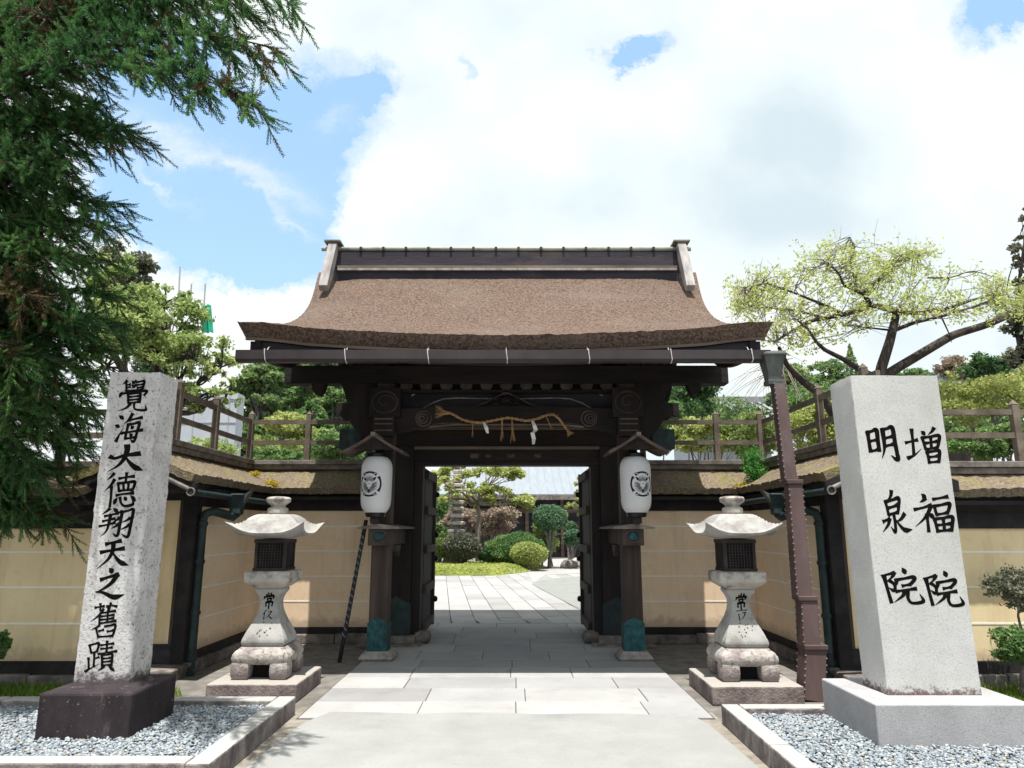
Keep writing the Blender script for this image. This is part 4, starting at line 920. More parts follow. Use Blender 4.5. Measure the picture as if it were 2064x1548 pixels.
wall('long left front wall of ochre plaster behind the cedar branches', (-4.175, 7.55), (-11.5, 7.55), 1, .25, .24, 1.66, frontl, .52, 1.80, 2.09, 35, 'plaster_front', r0=.10)
wall('long right front wall of ochre plaster behind the smooth grey pillar', (4.025, 7.56), (11.5, 7.56), -1, .25, .24, 1.66, frontl, .52, 1.80, 2.09, 36, 'plaster_front', r0=.30)

# ------------------------------------------------------------------ railings above the walls
def fence(label, A, B, z0, h, posts, rails, extra=None, ph=.0):
    fr = frame(A, B, 1); L = (Vector(B) - Vector(A)).length
    t = thing('wooden_railing', ((A[0]+B[0])/2, (A[1]+B[1])/2, z0), label, 'railing', 'wooden railings above the walls')
    for s in posts:
        m = MB().sq([(.038, z0), (.036, z0+h+ph-.03), (.030, z0+h+ph-.025), (.036, z0+h+ph-.015), (.001, z0+h+ph+.04)], (s, 0, 0)); m.xf(fr); m.build('post', M['fence_wood'], t)
    for z in rails:
        m = MB().bar((-.04, 0, z0+z), (L+.04, 0, z0+z), .045, .06); m.xf(fr); m.build('rail', M['fence_wood'], t)
    return t
zf = 2.455
fence('grey wooden railing left of the gate above the short back wall', (-1.95, 10.3), (LX, 10.3), zf, .70, [.12, 1.02, 1.86], [.27, .57])
fence('wooden railing receding along the roof of the left side wall', (LX, 7.1), (LX, 10.22), zf, .70, [.9, 1.95], [.27, .57])
fence('grey wooden railing right of the gate above the short back wall', (1.80, 10.3), (RX, 10.3), zf, .70, [.10, 1.18, 1.82], [.27, .57])
fence('dark wooden railing receding along the roof of the right side wall', (RX, 6.98), (RX, 10.22), zf, .70, [.25, 1.36], [.27, .57])
fence('grey wooden railing above the long right front wall', (4.5, 7.55), (11.2, 7.55), 2.185, .64, [.9, 2.3, 3.7, 5.1, 6.5], [.29, .54])
fence('wooden railing above the long left front wall behind the cedar', (-11.2, 7.55), (-4.4, 7.55), 2.185, .64, [.6, 2.0, 3.4, 4.8, 6.4], [.29, .54])

# copper downpipes at the inner wall corners
def copper_pipe(label, X, F, sx, hop):
    t = thing('copper_downpipe', (X, F, 0), label, 'downpipe', 'dark copper downpipes on the wall corners')
    m = MB().tube([(X, F, 1.60), (X, F, .10), (X + sx*.03, F-.05, .04), (X + sx*.05, F-.12, .02)], .043, 12); m.build('pipe', M['copper_dark'], t, smooth='auto')
    for z in (1.55, 1.15, .62, .16):
        m = MB().lathe([(.05, -.02), (.053, -.015), (.053, .015), (.05, .02)], (X, F, z), 14); m.build('pipe_collar', M['copper_dark'], t)
    hx, hy, hz = hop
    m = MB().tube([(X, F, 1.60), (X + sx*.02, F+.01, 1.66), (X + sx*.08, F+.06, 1.69), (hx - sx*.03, hy, hz-.11), (hx, hy, hz-.07)], [.043, .047, .05, .05, .055], 12); m.build('elbow', M['copper_dark'], t, smooth='auto')
    m = MB().sq([(.05, -.09), (.062, -.07), (.062, .0), (.075, .04), (.095, .13), (.10, .135), (.09, .15)], (hx, hy, hz), seg=3, rnd=.2); m.build('hopper', M['copper'] if False else M['copper_dark'], t, bevel=.004)
    m = MB().prism([(hx + sx*.06, hz+.10), (hx + sx*.10, hz+.15), (hx + sx*.17, hz+.19), (hx + sx*.16, hz+.17), (hx + sx*.11, hz+.10), (hx + sx*.07, hz+.04)], hy-.05, hy+.05); m.build('spout', M['copper_grey'], t)
    return t
copper_pipe('dark copper downpipe with bent elbow on the left wall corner', LX+.36+.07, LF+.02, 1, (LX+.36+.30, LF+.35, 1.74))
copper_pipe('greenish copper downpipe behind the brown drainpipe on the right wall corner', RX-.36-.07, RF+.02, -1, (RX-.36-.30, RF+.55, 1.74))

# ------------------------------------------------------------------ stone lanterns
def stone_lantern(loc, label, seed, flip):
    t = thing('stone_lantern', loc, label, 'stone lantern', 'stone lanterns in front of the gate'); L = Vector(loc)
    def at(m): return m.xf(lambda p: (p[0]+L.x, p[1]+L.y, p[2]))
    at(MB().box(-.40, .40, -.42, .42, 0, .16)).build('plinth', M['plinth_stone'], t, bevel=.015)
    # solid foot block; dark panels paint in the shade of its arch hollows
    n = 24; prof = [(.245, .30), (.258, .32), (.264, .345), (.258, .375), (.238, .405), (.212, .423), (.203, .435)]
    m = MB().sq([(.22, .285)] + prof, rnd=.35, seg=8)
    for ix in (-1, 1):
        for iy in (-1, 1):
            m.sq([(.05, .16), (.068, .165), (.080, .19), (.084, .235), (.082, .28), (.075, .31)], (ix*.176, iy*.176, 0), rnd=.55, seg=5)
    m.box(-.13, .13, -.13, .13, .162, .286)
    rg = np.random.default_rng(seed)
    ft = at(m).build('foot', M['lantern_foot'], t, smooth='auto')
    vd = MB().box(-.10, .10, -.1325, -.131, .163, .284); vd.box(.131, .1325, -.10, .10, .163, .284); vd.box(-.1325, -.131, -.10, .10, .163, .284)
    at(vd).build('arch_shade_panel', M['hollow_shade'], ft)
    m = MB().sq([(.178, .437), (.195, .452), (.201, .478), (.194, .505), (.167, .57), (.137, .63), (.110, .69), (.090, .75), (.082, .80), (.085, .845), (.100, .885), (.122, .918), (.127, .935), (.12, .947)], rnd=.12, seg=6)
    pd = at(m).build('pedestal', M['lantern_light'], t, smooth='auto')
    ins_ = MB()
    def half(z): return float(np.interp(z, [.478, .505, .57, .63, .69, .75, .80, .845, .885, .918], [.201, .194, .167, .137, .110, .090, .082, .085, .100, .122]))
    def place(u, v, h): return (L.x + u + flip*.02*(v > .5), L.y - half(.905 - v) - h - .001, .905 - v)
    lettering(ins_, 'jou', -.055, .055, .0, .13, place, .0015, drop=.0, seed=seed, wk=1.6)
    ins_.build('inscribed_character', M['ink'], pd, origin=L); ins_ = MB()
    lettering(ins_, 'ya', -.055, .055, .135, .235, place, .0015, drop=.15, seed=seed+1, wk=1.35)
    rr = random.Random(seed)
    for q in range(13):    # flaked remains of the last character
        u0, v0 = rr.uniform(-.07, .07), rr.uniform(.25, .37); w = rr.uniform(.006, .014)
        ins_.add([place(u0, v0, .002), place(u0+w, v0+.004, .002), place(u0+w*.8, v0+.011, .002), place(u0-.002, v0+.008, .002)], [(0,1,2,3)])
    ins_.build('worn_inscription', M['ink'], pd, origin=L)
    m = MB().sq([(.118, .948), (.14, .958), (.178, .985), (.208, 1.008), (.214, 1.014), (.214, 1.092), (.205, 1.104), (.17, 1.108)], rnd=.10, seg=6)
    at(m).build('platform', M['lantern_stone'], t, smooth='auto', bevel=.006)
    m = MB().box(-.128, .128, -.128, .128, 1.11, 1.40); fb = at(m).build('fire_box', M['hollow_shade'], t)  # solid box, its near-black colour painted as the shaded inside
    m = MB()
    for sx in (-1, 1):
        for sy in (-1, 1): m.box(sx*.148, sx*.120, sy*.148, sy*.120, 1.11, 1.40)
    for z0, z1 in ((1.11, 1.135), (1.365, 1.40)): m.box(-.155, .155, -.155, .155, z0, z1)
    for i in range(1, 9):
        a = -.12 + .24*i/9
        for sgn in (-1, 1):
            m.box(a-.004, a+.004, sgn*.134, sgn*.142, 1.135, 1.365); m.box(sgn*.134, sgn*.142, a-.004, a+.004, 1.135, 1.365)
            z = 1.135 + .23*i/9; m.box(-.12, .12, sgn*.131, sgn*.137, z-.0035, z+.0035); m.box(sgn*.131, sgn*.137, -.12, .12, z-.0035, z+.0035)
    at(m).build('lattice', M['lattice'], fb)
    # hipped roof with swept-up corners
    n = 33; vs = []; us = np.linspace(-1, 1, n)
    def rz(u, v):
        r = max(abs(u), abs(v)); c = min(abs(u), abs(v))/max(r, 1e-6)
        h = np.interp(r, [0, .42, .52, .62, .74, .87, 1.0], [1.640, 1.636, 1.618, 1.578, 1.522, 1.480, 1.458])
        return h + .105*(c**3.2)*(max(0, r-.45)/.55)**1.6
    ext = lambda u, v: .335*(1 + .10*(min(abs(u), abs(v))/max(abs(u), abs(v), 1e-6))**6*max(abs(u),abs(v))**3)
    for v in us:
        for u in us: e = ext(u, v); vs.append((u*e, v*e, rz(u, v)))
    for v in us:
        for u in us: e = ext(u, v)*.97; r = max(abs(u), abs(v)); vs.append((u*e, v*e, min(rz(u, v)-.022, 1.402 + .045*r**2 + (rz(u, v) - np.interp(r, [0,.42,.52,.62,.74,.87,1.0],[1.640,1.636,1.618,1.578,1.522,1.480,1.458])))))
    N = n*n; fs = [(j*n+i, j*n+i+1, (j+1)*n+i+1, (j+1)*n+i) for j in range(n-1) for i in range(n-1)]
    rim = list(range(n)) + [j*n+n-1 for j in range(1, n)] + [(n-1)*n+i for i in range(n-2, -1, -1)] + [j*n for j in range(n-2, 0, -1)]
    m = MB().add(vs, fs + [tuple(N+q for q in reversed(f)) for f in fs] + [(rim[i], N+rim[i], N+rim[(i+1)%len(rim)], rim[(i+1)%len(rim)]) for i in range(len(rim))])
    at(m).build('roof', M['lantern_light'], t, smooth='auto')
    m = MB().lathe([(.085, 1.638), (.098, 1.65), (.098, 1.69), (.085, 1.70), (.072, 1.705), (.066, 1.715), (.085, 1.735), (.112, 1.752), (.118, 1.765), (.118, 1.785), (.105, 1.80), (.06, 1.807), (.0, 1.81)], n=28)
    at(m).build('finial', M['lantern_stone'], t, smooth='auto')
    return t
stone_lantern((-2.29, 7.06, 0), 'square stone lantern left of the steps, nearer the speckled pillar', 3, 0)
stone_lantern((2.13, 6.97, 0), 'square stone lantern right of the steps, beside the brown drainpipe', 8, 1)

# ------------------------------------------------------------------ paper lanterns with crests
def paper_lantern(x, label, theta):
    y = 8.42; t = thing('paper_lantern', (x, y, 1.68), label, 'paper lantern', 'white paper lanterns on the gate posts')
    prof = []
    for i in range(61):
        s = i/60; z = 1.682 + .645*s
        r = .182*min(1, (1 - (abs(s-.5)*2)**7*.36)) * (1 - .04*(1-s)) + .0022*math.cos(2*math.pi*s*22)
        prof.append((r, z))
    m = MB().lathe([(.12, 1.682)] + prof[2:-2] + [(.12, 2.327)], (x, y, 0), 40, cap=False)
    bag = m.build('paper_bag', M['paper'], t, smooth=True)
    zc = 1.5 + (285.5 - 200)/1443*8.3 + .012; zs = [p[1] for p in prof]; rs = [p[0] for p in prof]
    def place(u, w, h):
        z = zc - w; r = float(np.interp(z, zs, rs)) + .0016 + h; a = -math.pi/2 + theta + u/.18
        return (x + r*math.cos(a), y + r*math.sin(a), z)
    m = MB(); k = [0]
    def stroke(pts, ws):
        Lh, Rh = ribbon(pts, ws); n = len(Lh); k[0] += 1; h = k[0]*.00008
        m.add([place(*p, h) for p in Lh] + [place(*p, h) for p in Rh], [(i, i+1, n+i+1, n+i) for i in range(n-1)])
    Rr = .135
    for q in range(4):        # ring broken into four flared arcs
        a0 = q*90 + 45 + 9; pts = [(Rr*math.cos(R(a)), Rr*math.sin(R(a))) for a in np.linspace(a0, a0+72, 9)]
        stroke(pts, [.034, .024, .021, .021, .021, .024, .034])
        a = R(q*90 + 45)
        if q in (2, 3): stroke([(.075*math.cos(a), .075*math.sin(a)), (.108*math.cos(a), .108*math.sin(a))], [.03, .022, .012])
    def leaf(cx, cy, ang, n, r0, r1, spread, w):
        for i in range(n):
            a = R(ang + (i - (n-1)/2)*spread)
            stroke([(cx + r0*math.cos(a), cy + r0*math.sin(a)), (cx + (r0+r1)/2*math.cos(a), cy + (r0+r1)/2*math.sin(a)), (cx + r1*math.cos(a), cy + r1*math.sin(a))], [w*.35, w*.9, w*.95, w*.5])
    m.build('crest', M['crest_ink'], bag); m = MB()
    leaf(0, -.006, -90, 9, .030, .088, 14, .0085); leaf(-.008, .010, 150, 9, .026, .090, 13, .0085); leaf(.008, .010, 30, 9, .026, .090, 13, .0085)
    stroke([(-.006, -.004), (.006, -.004)], [.006, .01, .006]); stroke([(0, .06), (0, .10)], [.012, .032, .014])
    m.build('crest_leaves', M['crest_grey'], bag)
    MB().lathe([(.10, 2.322), (.125, 2.325), (.125, 2.365), (.10, 2.372), (.05, 2.385)], (x, y, 0), 24).build('top_cap', M['black_lacquer'], t, smooth='auto')
    MB().lathe([(.07, 1.628), (.108, 1.632), (.118, 1.655), (.12, 1.684)], (x, y, 0), 24).build('bottom_cap', M['black_lacquer'], t, smooth='auto')
    MB().box(x-.05, x+.05, 8.36, 8.50, 1.555, 1.628).build('stand_block', M['wood'], t, bevel=.006)
    # little gabled hood
    pts = [(.345, 2.375), (.30, 2.395), (.22, 2.435), (.12, 2.495), (.04, 2.550), (0, 2.575)]
    up = [(-a, z) for a, z in pts] + [(a, z) for a, z in reversed(pts[:-1])]
    lo = [(a, z-.034 if a < .33 else z-.022) for a, z in reversed(up)]
    m = MB().prism([(x+a, z) for a, z in up] + [(x+a, z) for a, z in lo], 8.10, 8.62); hd = m.build('hood', M['hood'], t)
    m = MB().prism([(x-.23, 2.395), (x-.1, 2.465), (x, 2.52), (x+.1, 2.465), (x+.23, 2.395)], 8.17, 8.19); m.build('hood_gable', M['wood'], hd)
    MB().box(x-.025, x+.025, 8.08, 8.62, 2.545, 2.585).build('hood_ridge', M['ridge_wood'], hd)
    MB().box(x-.03, x+.03, 8.40, 8.64, 2.40, 2.46).build('hanger', M['wood'], t)
paper_lantern(P(759, 975, 8.42)[0], 'white paper lantern with a black crest on the left gate post', R(-17))
paper_lantern(P(1281, 975, 8.42)[0], 'white paper lantern with a black crest on the right gate post', R(17))

# ------------------------------------------------------------------ straw rope with paper streamers
rope = thing('straw_rope', P(1020, 845, 8.6), 'twisted straw rope with frayed ends and white paper streamers hung across the beam', 'sacred rope')
rp_ = [(908, 832), (920, 839), (933, 846), (948, 850), (964, 852), (978, 851), (991, 848), (1006, 845), (1022, 842), (1036, 844), (1049, 846), (1060, 848), (1072, 847), (1086, 843), (1098, 838), (1108, 836), (1117, 836), (1127, 844), (1135, 855), (1142, 865)]
C_ = [Vector(P(x, y, 8.58)) for x, y in rp_]
cs = []
for i in range(len(C_)-1):
    for q in range(6): cs.append(C_[i].lerp(C_[i+1], q/6))
cs.append(C_[-1]); m = MB()
for ph in (0, math.pi):
    m.tube([p + Vector((0, .009*math.cos(i*.75+ph), .009*math.sin(i*.75+ph))) for i, p in enumerate(cs)], [.0105]*len(cs), 7)
rr = random.Random(5)
for i in range(90):
    q = rr.randrange(len(cs)); p = cs[q]; m.tube([p, p + Vector((rr.uniform(-.03, .03), rr.uniform(-.03, .0), rr.uniform(-.03, .03)))], [.002, .001], 3)
m.build('rope', M['straw'], rope, smooth='auto')
def tassel(p0, p1, n, spread, r, name='straw_tassel'):
    m = MB(); a, b = Vector(p0), Vector(p1); L = (b-a).length; d = (b-a).normalized(); sx_ = d.cross(Vector((0,1,0))).normalized()
    for i in range(n):
        k = rr.uniform(-1, 1); e = b + sx_*k*spread*L + Vector((0, rr.uniform(-.03, .03), 0)) - d*rr.uniform(0, .25)*L
        mid_ = a.lerp(e, .55) - sx_*k*spread*L*.25
        m.tube([a + sx_*k*.008, mid_, e], [r, r*.9, r*.4], 4)
    m.build(name, M['straw'], rope)
tassel(P(910, 833, 8.57), P(876, 830, 8.57), 46, .42, .0035); tassel(P(1142, 865, 8.57), P(1151, 878, 8.57), 30, .5, .003)
for x0, y0, x1, y1, n, s in ((953, 851, 952.5, 882, 6, .06), (1012, 846, 1012, 891, 12, .09), (1032, 845, 1034, 894, 20, .12), (1100, 838, 1114, 868, 7, .1)): tassel(P(x0, y0, 8.57), P(x1, y1, 8.57), n, s, .0028)
for pts in ([(975, 851), (980, 862), (983, 873)], [(1073, 848), (1077, 858), (1080, 867), (1073, 873), (1076, 884), (1075, 896)]):
    m = MB(); w = .024; vs = []
    for i, (x, y) in enumerate(pts):
        p = Vector(P(x, y, 8.55)); ww = w*(1.0 if 0 < i < len(pts)-1 else .6); vs += [p + Vector((-ww, (-1)**i*.018, 0)), p + Vector((ww, (-1)**i*.018 - .012, 0)), p + Vector((ww, (-1)**i*.018 - .009, 0)), p + Vector((-ww, (-1)**i*.018 + .003, 0))]
    m.add(vs, [(4*i+a, 4*i+(a+1)%4, 4*i+4+(a+1)%4, 4*i+4+a) for i in range(len(pts)-1) for a in range(4)]); m.build('paper_streamer', M['white_paper'], rope)

# leaning pole with silvery binding
t = thing('leaning_pole', G(684, 1335), 'slim black pole with a silver spiral binding leaning on the left post', 'pole')
a_, b_ = Vector(G(684, 1335)), Vector(P(738, 1048, 8.58))
MB().tube([a_, a_.lerp(b_, .5), b_], .024, 10).build('shaft', M['black_lacquer'], t, smooth='auto')
m = MB(); d = (b_-a_); L = d.length; d.normalize(); sx_ = d.cross(Vector((0,1,0))).normalized(); sy_ = sx_.cross(d)
for q in range(26):
    c0 = .28 + q*.075
    if c0 + .05 > L*.9: break
    m.tube([a_ + d*(c0 + .055*i/6) + (sx_*math.cos(.8 + i*.42 + math.pi) + sy_*math.sin(.8 + i*.42 + math.pi))*.0255 for i in range(7)], .005, 4)
m.build('binding', material('silver_cord', (.16,.17,.22), (.26,.27,.33), 8, .5, 0), t)
# ------------------------------------------------------------------ vegetation
def quads(c, size, rg, flat=.0, up=None, asp=.55):
    """diamond leaves at centres c (n,3)"""
    n = len(c); ax = rg.normal(0, 1, (n, 3)); 
    if flat: ax[:, 2] *= (1-flat)
    ax /= np.linalg.norm(ax, axis=1)[:, None] + 1e-9
    b = rg.normal(0, 1, (n, 3))
    if flat: b[:, 2] *= (1-flat)
    b -= ax*(ax*b).sum(1)[:, None]; b /= np.linalg.norm(b, axis=1)[:, None] + 1e-9
    s = (size*rg.uniform(.6, 1.35, n))[:, None]
    nrm = np.cross(ax, b)
    V = np.stack([c - ax*s*.5, c + b*s*asp*.5 + nrm*s*.08, c + ax*s*.5, c - b*s*asp*.5 + nrm*s*.08], 1).reshape(-1, 3)
    return V, np.arange(n*4).reshape(n, 4)
def clump_points(centres, radii, n_each, rg, shell=.5):
    out = []
    for c, r, n in zip(centres, radii, n_each):
        d = rg.normal(0, 1, (n, 3)); d /= np.linalg.norm(d, axis=1)[:, None]
        k = rg.uniform(shell, 1.05, n)[:, None]; out.append(np.array(c) + d*np.array(r)*k)
    return np.vstack(out)
def limb(p0, p1, rg, k=6, wob=.08):
    p0, p1 = np.array(p0, float), np.array(p1, float); L = np.linalg.norm(p1-p0); pts = []
    off = rg.normal(0, wob*L, (2, 3))
    for i in range(k+1):
        t = i/k; pts.append(p0*(1-t) + p1*t + off[0]*math.sin(math.pi*t)*.6 + off[1]*math.sin(2*math.pi*t)*.3)
    return pts
def tree(name, label, cat, base, crowns, nclump, nleaf, lsize, lmat, bmat, seed, tr=.12, group=None, fork=None, flat=.2, crad=(.22, .42), shell=.35, asp=.55, trunk_pts=None, twigs=True, dense=False):
    """crowns: list of ((cx,cy,cz),(rx,ry,rz)); leaves gather in clumps round branch ends"""
    rg = np.random.default_rng(seed); t = thing(name, base, label, cat, group)
    cs, rs = [], []
    vol = np.array([c[1][0]*c[1][1]*c[1][2] for c in crowns])**.66; share = vol/vol.sum()
    for (c, r), sh in zip(crowns, share):
        k = max(2, int(nclump*sh))
        d = rg.normal(0, 1, (k, 3)); d /= np.linalg.norm(d, axis=1)[:, None]; q = rg.uniform(.25, 1, k)**.5
        cs += list(np.array(c) + d*q[:, None]*np.array(r)); m_ = min(r)
        rs += [np.array([1.15, 1.15, .75])*m_*rg.uniform(*crad) for _ in range(k)]
    sz = np.array([r[0]**2 for r in rs]); ne = np.maximum(6, (nleaf*sz/sz.sum()).astype(int))
    pts = clump_points(cs, rs, ne, rg, shell); V, F = quads(pts, lsize, rg, flat, asp=asp)
    np_mesh('crown', V, F, lmat, t)
    cc = np.average([c[0] for c in crowns], axis=0, weights=share); fork = np.array(fork if fork is not None else (base[0]*.6+cc[0]*.4, base[1]*.6+cc[1]*.4, base[2] + (cc[2]-base[2])*.55))
    m = MB(); tp = limb(base, fork, rg, 6, .04); m.tube(tp, list(np.linspace(tr, tr*.62, len(tp))), 10)
    if twigs:
        for c, r in crowns:
            e = limb(fork, np.array(c), rg, 6, .10); m.tube(e, list(np.linspace(tr*.55, tr*.16, len(e))), 7)
        for i, c in enumerate(cs):
            if rg.random() < .75:
                o = min(crowns, key=lambda q: np.linalg.norm(np.array(q[0]) - c))[0]
                s = fork*.45 + np.array(o)*.55 if rg.random() < .5 else np.array(o); e = limb(s, c, rg, 5, .12); m.tube(e, list(np.linspace(tr*.17, tr*.04, len(e))), 5)
    m.build('trunk', bmat, t, smooth=True)
    return t
def pe(x, y, D, rx, ry, dd=None):
    """ellipsoid whose outline is px centre and half sizes at depth D"""
    c = P(x, y, D); a = P(x+rx, y, D); b = P(x, y-ry, D)
    r = abs(a[0]-c[0]); return (c, (r, dd if dd else r*.8, abs(b[2]-c[2])))

# the big cedar at the left: limbs, twigs and needle shoots
def shoot_template(rg, n=34, L=.19):
    V, F = [], []
    for i in range(n):
        t = (i+.5)/n; z = t*L; a = i*2.4; ln = .034*(1 - .4*t); rad = .004
        d = np.array([math.cos(a), math.sin(a), 0]); w = np.array([-math.sin(a), math.cos(a), 0])*.0052
        b = d*rad + np.array([0, 0, z]); tip = b + d*ln*.62 + np.array([0, 0, ln*.85])
        V += [b - w, b + w, tip]; F.append([len(V)-3, len(V)-2, len(V)-1])
    for k in range(3):
        a = 2*math.pi*k/3; V += [np.array([.006*math.cos(a), .006*math.sin(a), 0])]
    V.append(np.array([0, 0, L*1.04])); q = len(V); F += [[q-4, q-3, q-1], [q-3, q-2, q-1], [q-2, q-4, q-1]]
    return np.array(V), np.array(F)
def cedar():
    rg = np.random.default_rng(77); base = (-6.4, 6.6, 0)
    t = thing('cedar_tree', base, 'large dark green cedar leaning in over the left side with drooping sprays', 'cedar tree')
    TX, TY = -6.4, 6.6
    tips = [ # px tip, depth, start height, droop
        (598, 45, 4.3, 6.3), (560, 150, 4.2, 6.0), (525, 250, 4.15, 5.8), (430, 215, 4.3, 5.6), (500, 60, 4.5, 6.6), (390, 60, 4.8, 6.6), (470, 130, 4.6, 6.2), (300, 120, 4.9, 6.0), (190, 90, 5.1, 6.4), (330, 30, 5.2, 6.9), (230, 20, 5.4, 6.6), (100, 40, 5.2, 6.6),
        (258, 262, 5.3, 4.6), (215, 215, 5.4, 4.7), (140, 190, 5.4, 5.0), (60, 170, 5.6, 5.4), (150, 300, 5.3, 4.3), (232, 405, 5.5, 4.0), (225, 455, 5.4, 3.8), (150, 380, 5.4, 4.1), (60, 330, 5.2, 4.3), (215, 520, 5.6, 3.5), (225, 590, 5.7, 3.2), (150, 520, 5.3, 3.6), (70, 480, 5.3, 3.7), (235, 650, 5.8, 3.0), (150, 640, 5.4, 3.1), (60, 600, 5.2, 3.3),
        (185, 740, 5.9, 2.8), (200, 700, 6.0, 2.9), (110, 730, 5.5, 2.9), (40, 720, 5.3, 3.0), (190, 830, 6.0, 2.5), (175, 800, 6.2, 2.6), (110, 850, 5.7, 2.5), (30, 830, 5.5, 2.6), (165, 900, 6.2, 2.3), (120, 950, 6.1, 2.2), (60, 930, 5.7, 2.3), (110, 1040, 6.2, 2.0), (55, 1030, 6.0, 2.0), (15, 960, 5.8, 2.2), (20, 1000, 6.3, 2.2),
        (10, 560, 6.2, 3.6), (20, 400, 6.0, 4.3), (90, 560, 6.3, 3.5), (100, 420, 6.2, 4.2), (120, 660, 6.4, 3.1), (40, 660, 6.3, 3.3), (30, 780, 6.3, 2.9), (120, 780, 6.5, 2.8), (20, 240, 5.8, 5.2), (100, 110, 5.9, 6.2), (30, 90, 5.9, 6.2), (150, 20, 5.9, 6.9), (20, 880, 6.3, 2.6)]
    ST, SF = shoot_template(rg); pos, dirs, scl = [], [], []; wood = MB()
    tips = [(x, y-48, D, z) if x > 280 and y < 260 else (x, y, D, z) for x, y, D, z in tips]
    tips2 = list(tips)
    for (px, py, D, zs) in tips:
        if rg.random() < .35: continue
        if px < 330: tips2.append((px - rg.uniform(5, 70), py + rg.uniform(-50, 50), D + rg.uniform(-.1, .5), zs + rg.uniform(-.2, .2)))
        elif rg.random() < .5: tips2.append((px - rg.uniform(30, 130), py - rg.uniform(0, 70), D + rg.uniform(-.1, .3), zs))
    for (px, py, D, zs) in tips2:
        e = np.array(P(px, py, D)); s = np.array([TX, TY, zs]) ; 
        start = s + (e - s)*.32; L = np.linalg.norm(e - start)
        sag = rg.uniform(.06, .16)*L; pts = []
        for i in range(9):
            q = i/8; p = start*(1-q) + e*q; p = p + np.array([0, 0, sag*math.sin(math.pi*q) ]) + rg.normal(0, .012, 3); pts.append(p)
        wood.tube([s] + pts, [.04] + list(np.linspace(.022, .004, 9)), 6)
        nt = int(15*L/1.6) + 9
        for j in range(nt):
            q = .12 + .88*(j/nt)**.85; i = min(7, int(q*8)); f = q*8 - i; b = pts[i]*(1-f) + pts[i+1]*f; ax = pts[i+1] - pts[i]; ax /= np.linalg.norm(ax)
            side = np.cross(ax, [0, 0, 1]); side /= np.linalg.norm(side) + 1e-9; sg = 1 if j % 2 else -1
            dr = ax*rg.uniform(.65, 1.1) + side*sg*rg.uniform(.3, .9) + np.array([0, 0, rg.uniform(-.62, .22)]); dr /= np.linalg.norm(dr)
            tl = rg.uniform(.20, .40)*(1.15 - .45*q); droop = rg.uniform(.0, .7)
            tw = [b + dr*tl*u + np.array([0, 0, -droop*tl*u*u]) for u in np.linspace(0, 1, 5)]
            wood.tube(tw, [.006, .005, .0045, .004, .003], 4)
            ns = int(tl/.019)
            for k in range(ns):
                u = .1 + .9*k/ns; p = b + dr*tl*u + np.array([0, 0, -droop*tl*u*u]); td = dr + np.array([0, 0, -2*droop*u]); td /= np.linalg.norm(td)
                s2 = np.cross(td, rg.normal(0, 1, 3)); s2 /= np.linalg.norm(s2) + 1e-9
                sd_ = td*1.0 + s2*rg.uniform(.25, .75) + np.array([0, 0, rg.uniform(-.25, .15)])
                pos.append(p); dirs.append(sd_/np.linalg.norm(sd_)); scl.append(rg.uniform(.45, 1.0)*(1.1 - .25*u))
            pos.append(tw[-1]); d_ = tw[-1]-tw[-2]; dirs.append(d_/np.linalg.norm(d_)); scl.append(1.0)
    pos, dirs, scl = np.array(pos), np.array(dirs), np.array(scl); n = len(pos)
    ref = rg.normal(0, 1, (n, 3)); X = np.cross(dirs, ref); X /= np.linalg.norm(X, axis=1)[:, None]; Y = np.cross(dirs, X)
    cv = rg.uniform(-.1, 1.5, n)
    T = ST[None]*scl[:, None, None]
    zz = T[..., 2:3]; V = pos[:, None] + T[..., 0:1]*X[:, None] + T[..., 1:2]*Y[:, None] + zz*dirs[:, None]
    V = V + np.array([0, 0, 1.0])*(cv[:, None, None]*zz**2*1.6)
    brown = rg.random(n) < .06
    patch = np.sin(pos[:,0]*3.1+1)*np.sin(pos[:,2]*2.3+.5)*np.sin(pos[:,1]*2.7) > .62
    brown |= patch & (rg.random(n) < .7)
    F = (SF[None] + (np.arange(n)*len(ST))[:, None, None]).reshape(-1, 3); mi = np.repeat(brown.astype(int), len(SF))
    np_mesh('foliage', V.reshape(-1, 3), F, [M['cedar'], M['cedar_brown']], t, mi=mi)
    wood.build('branches', M['bark'], t, smooth=True)
    MB().tube([(TX, TY, 0), (TX+.05, TY, 2), (TX, TY+.05, 5), (TX+.1, TY, 9)], [.36, .31, .26, .18], 14).build('trunk', M['bark'], t, smooth=True)
    print('cedar shoots', n)
cedar()

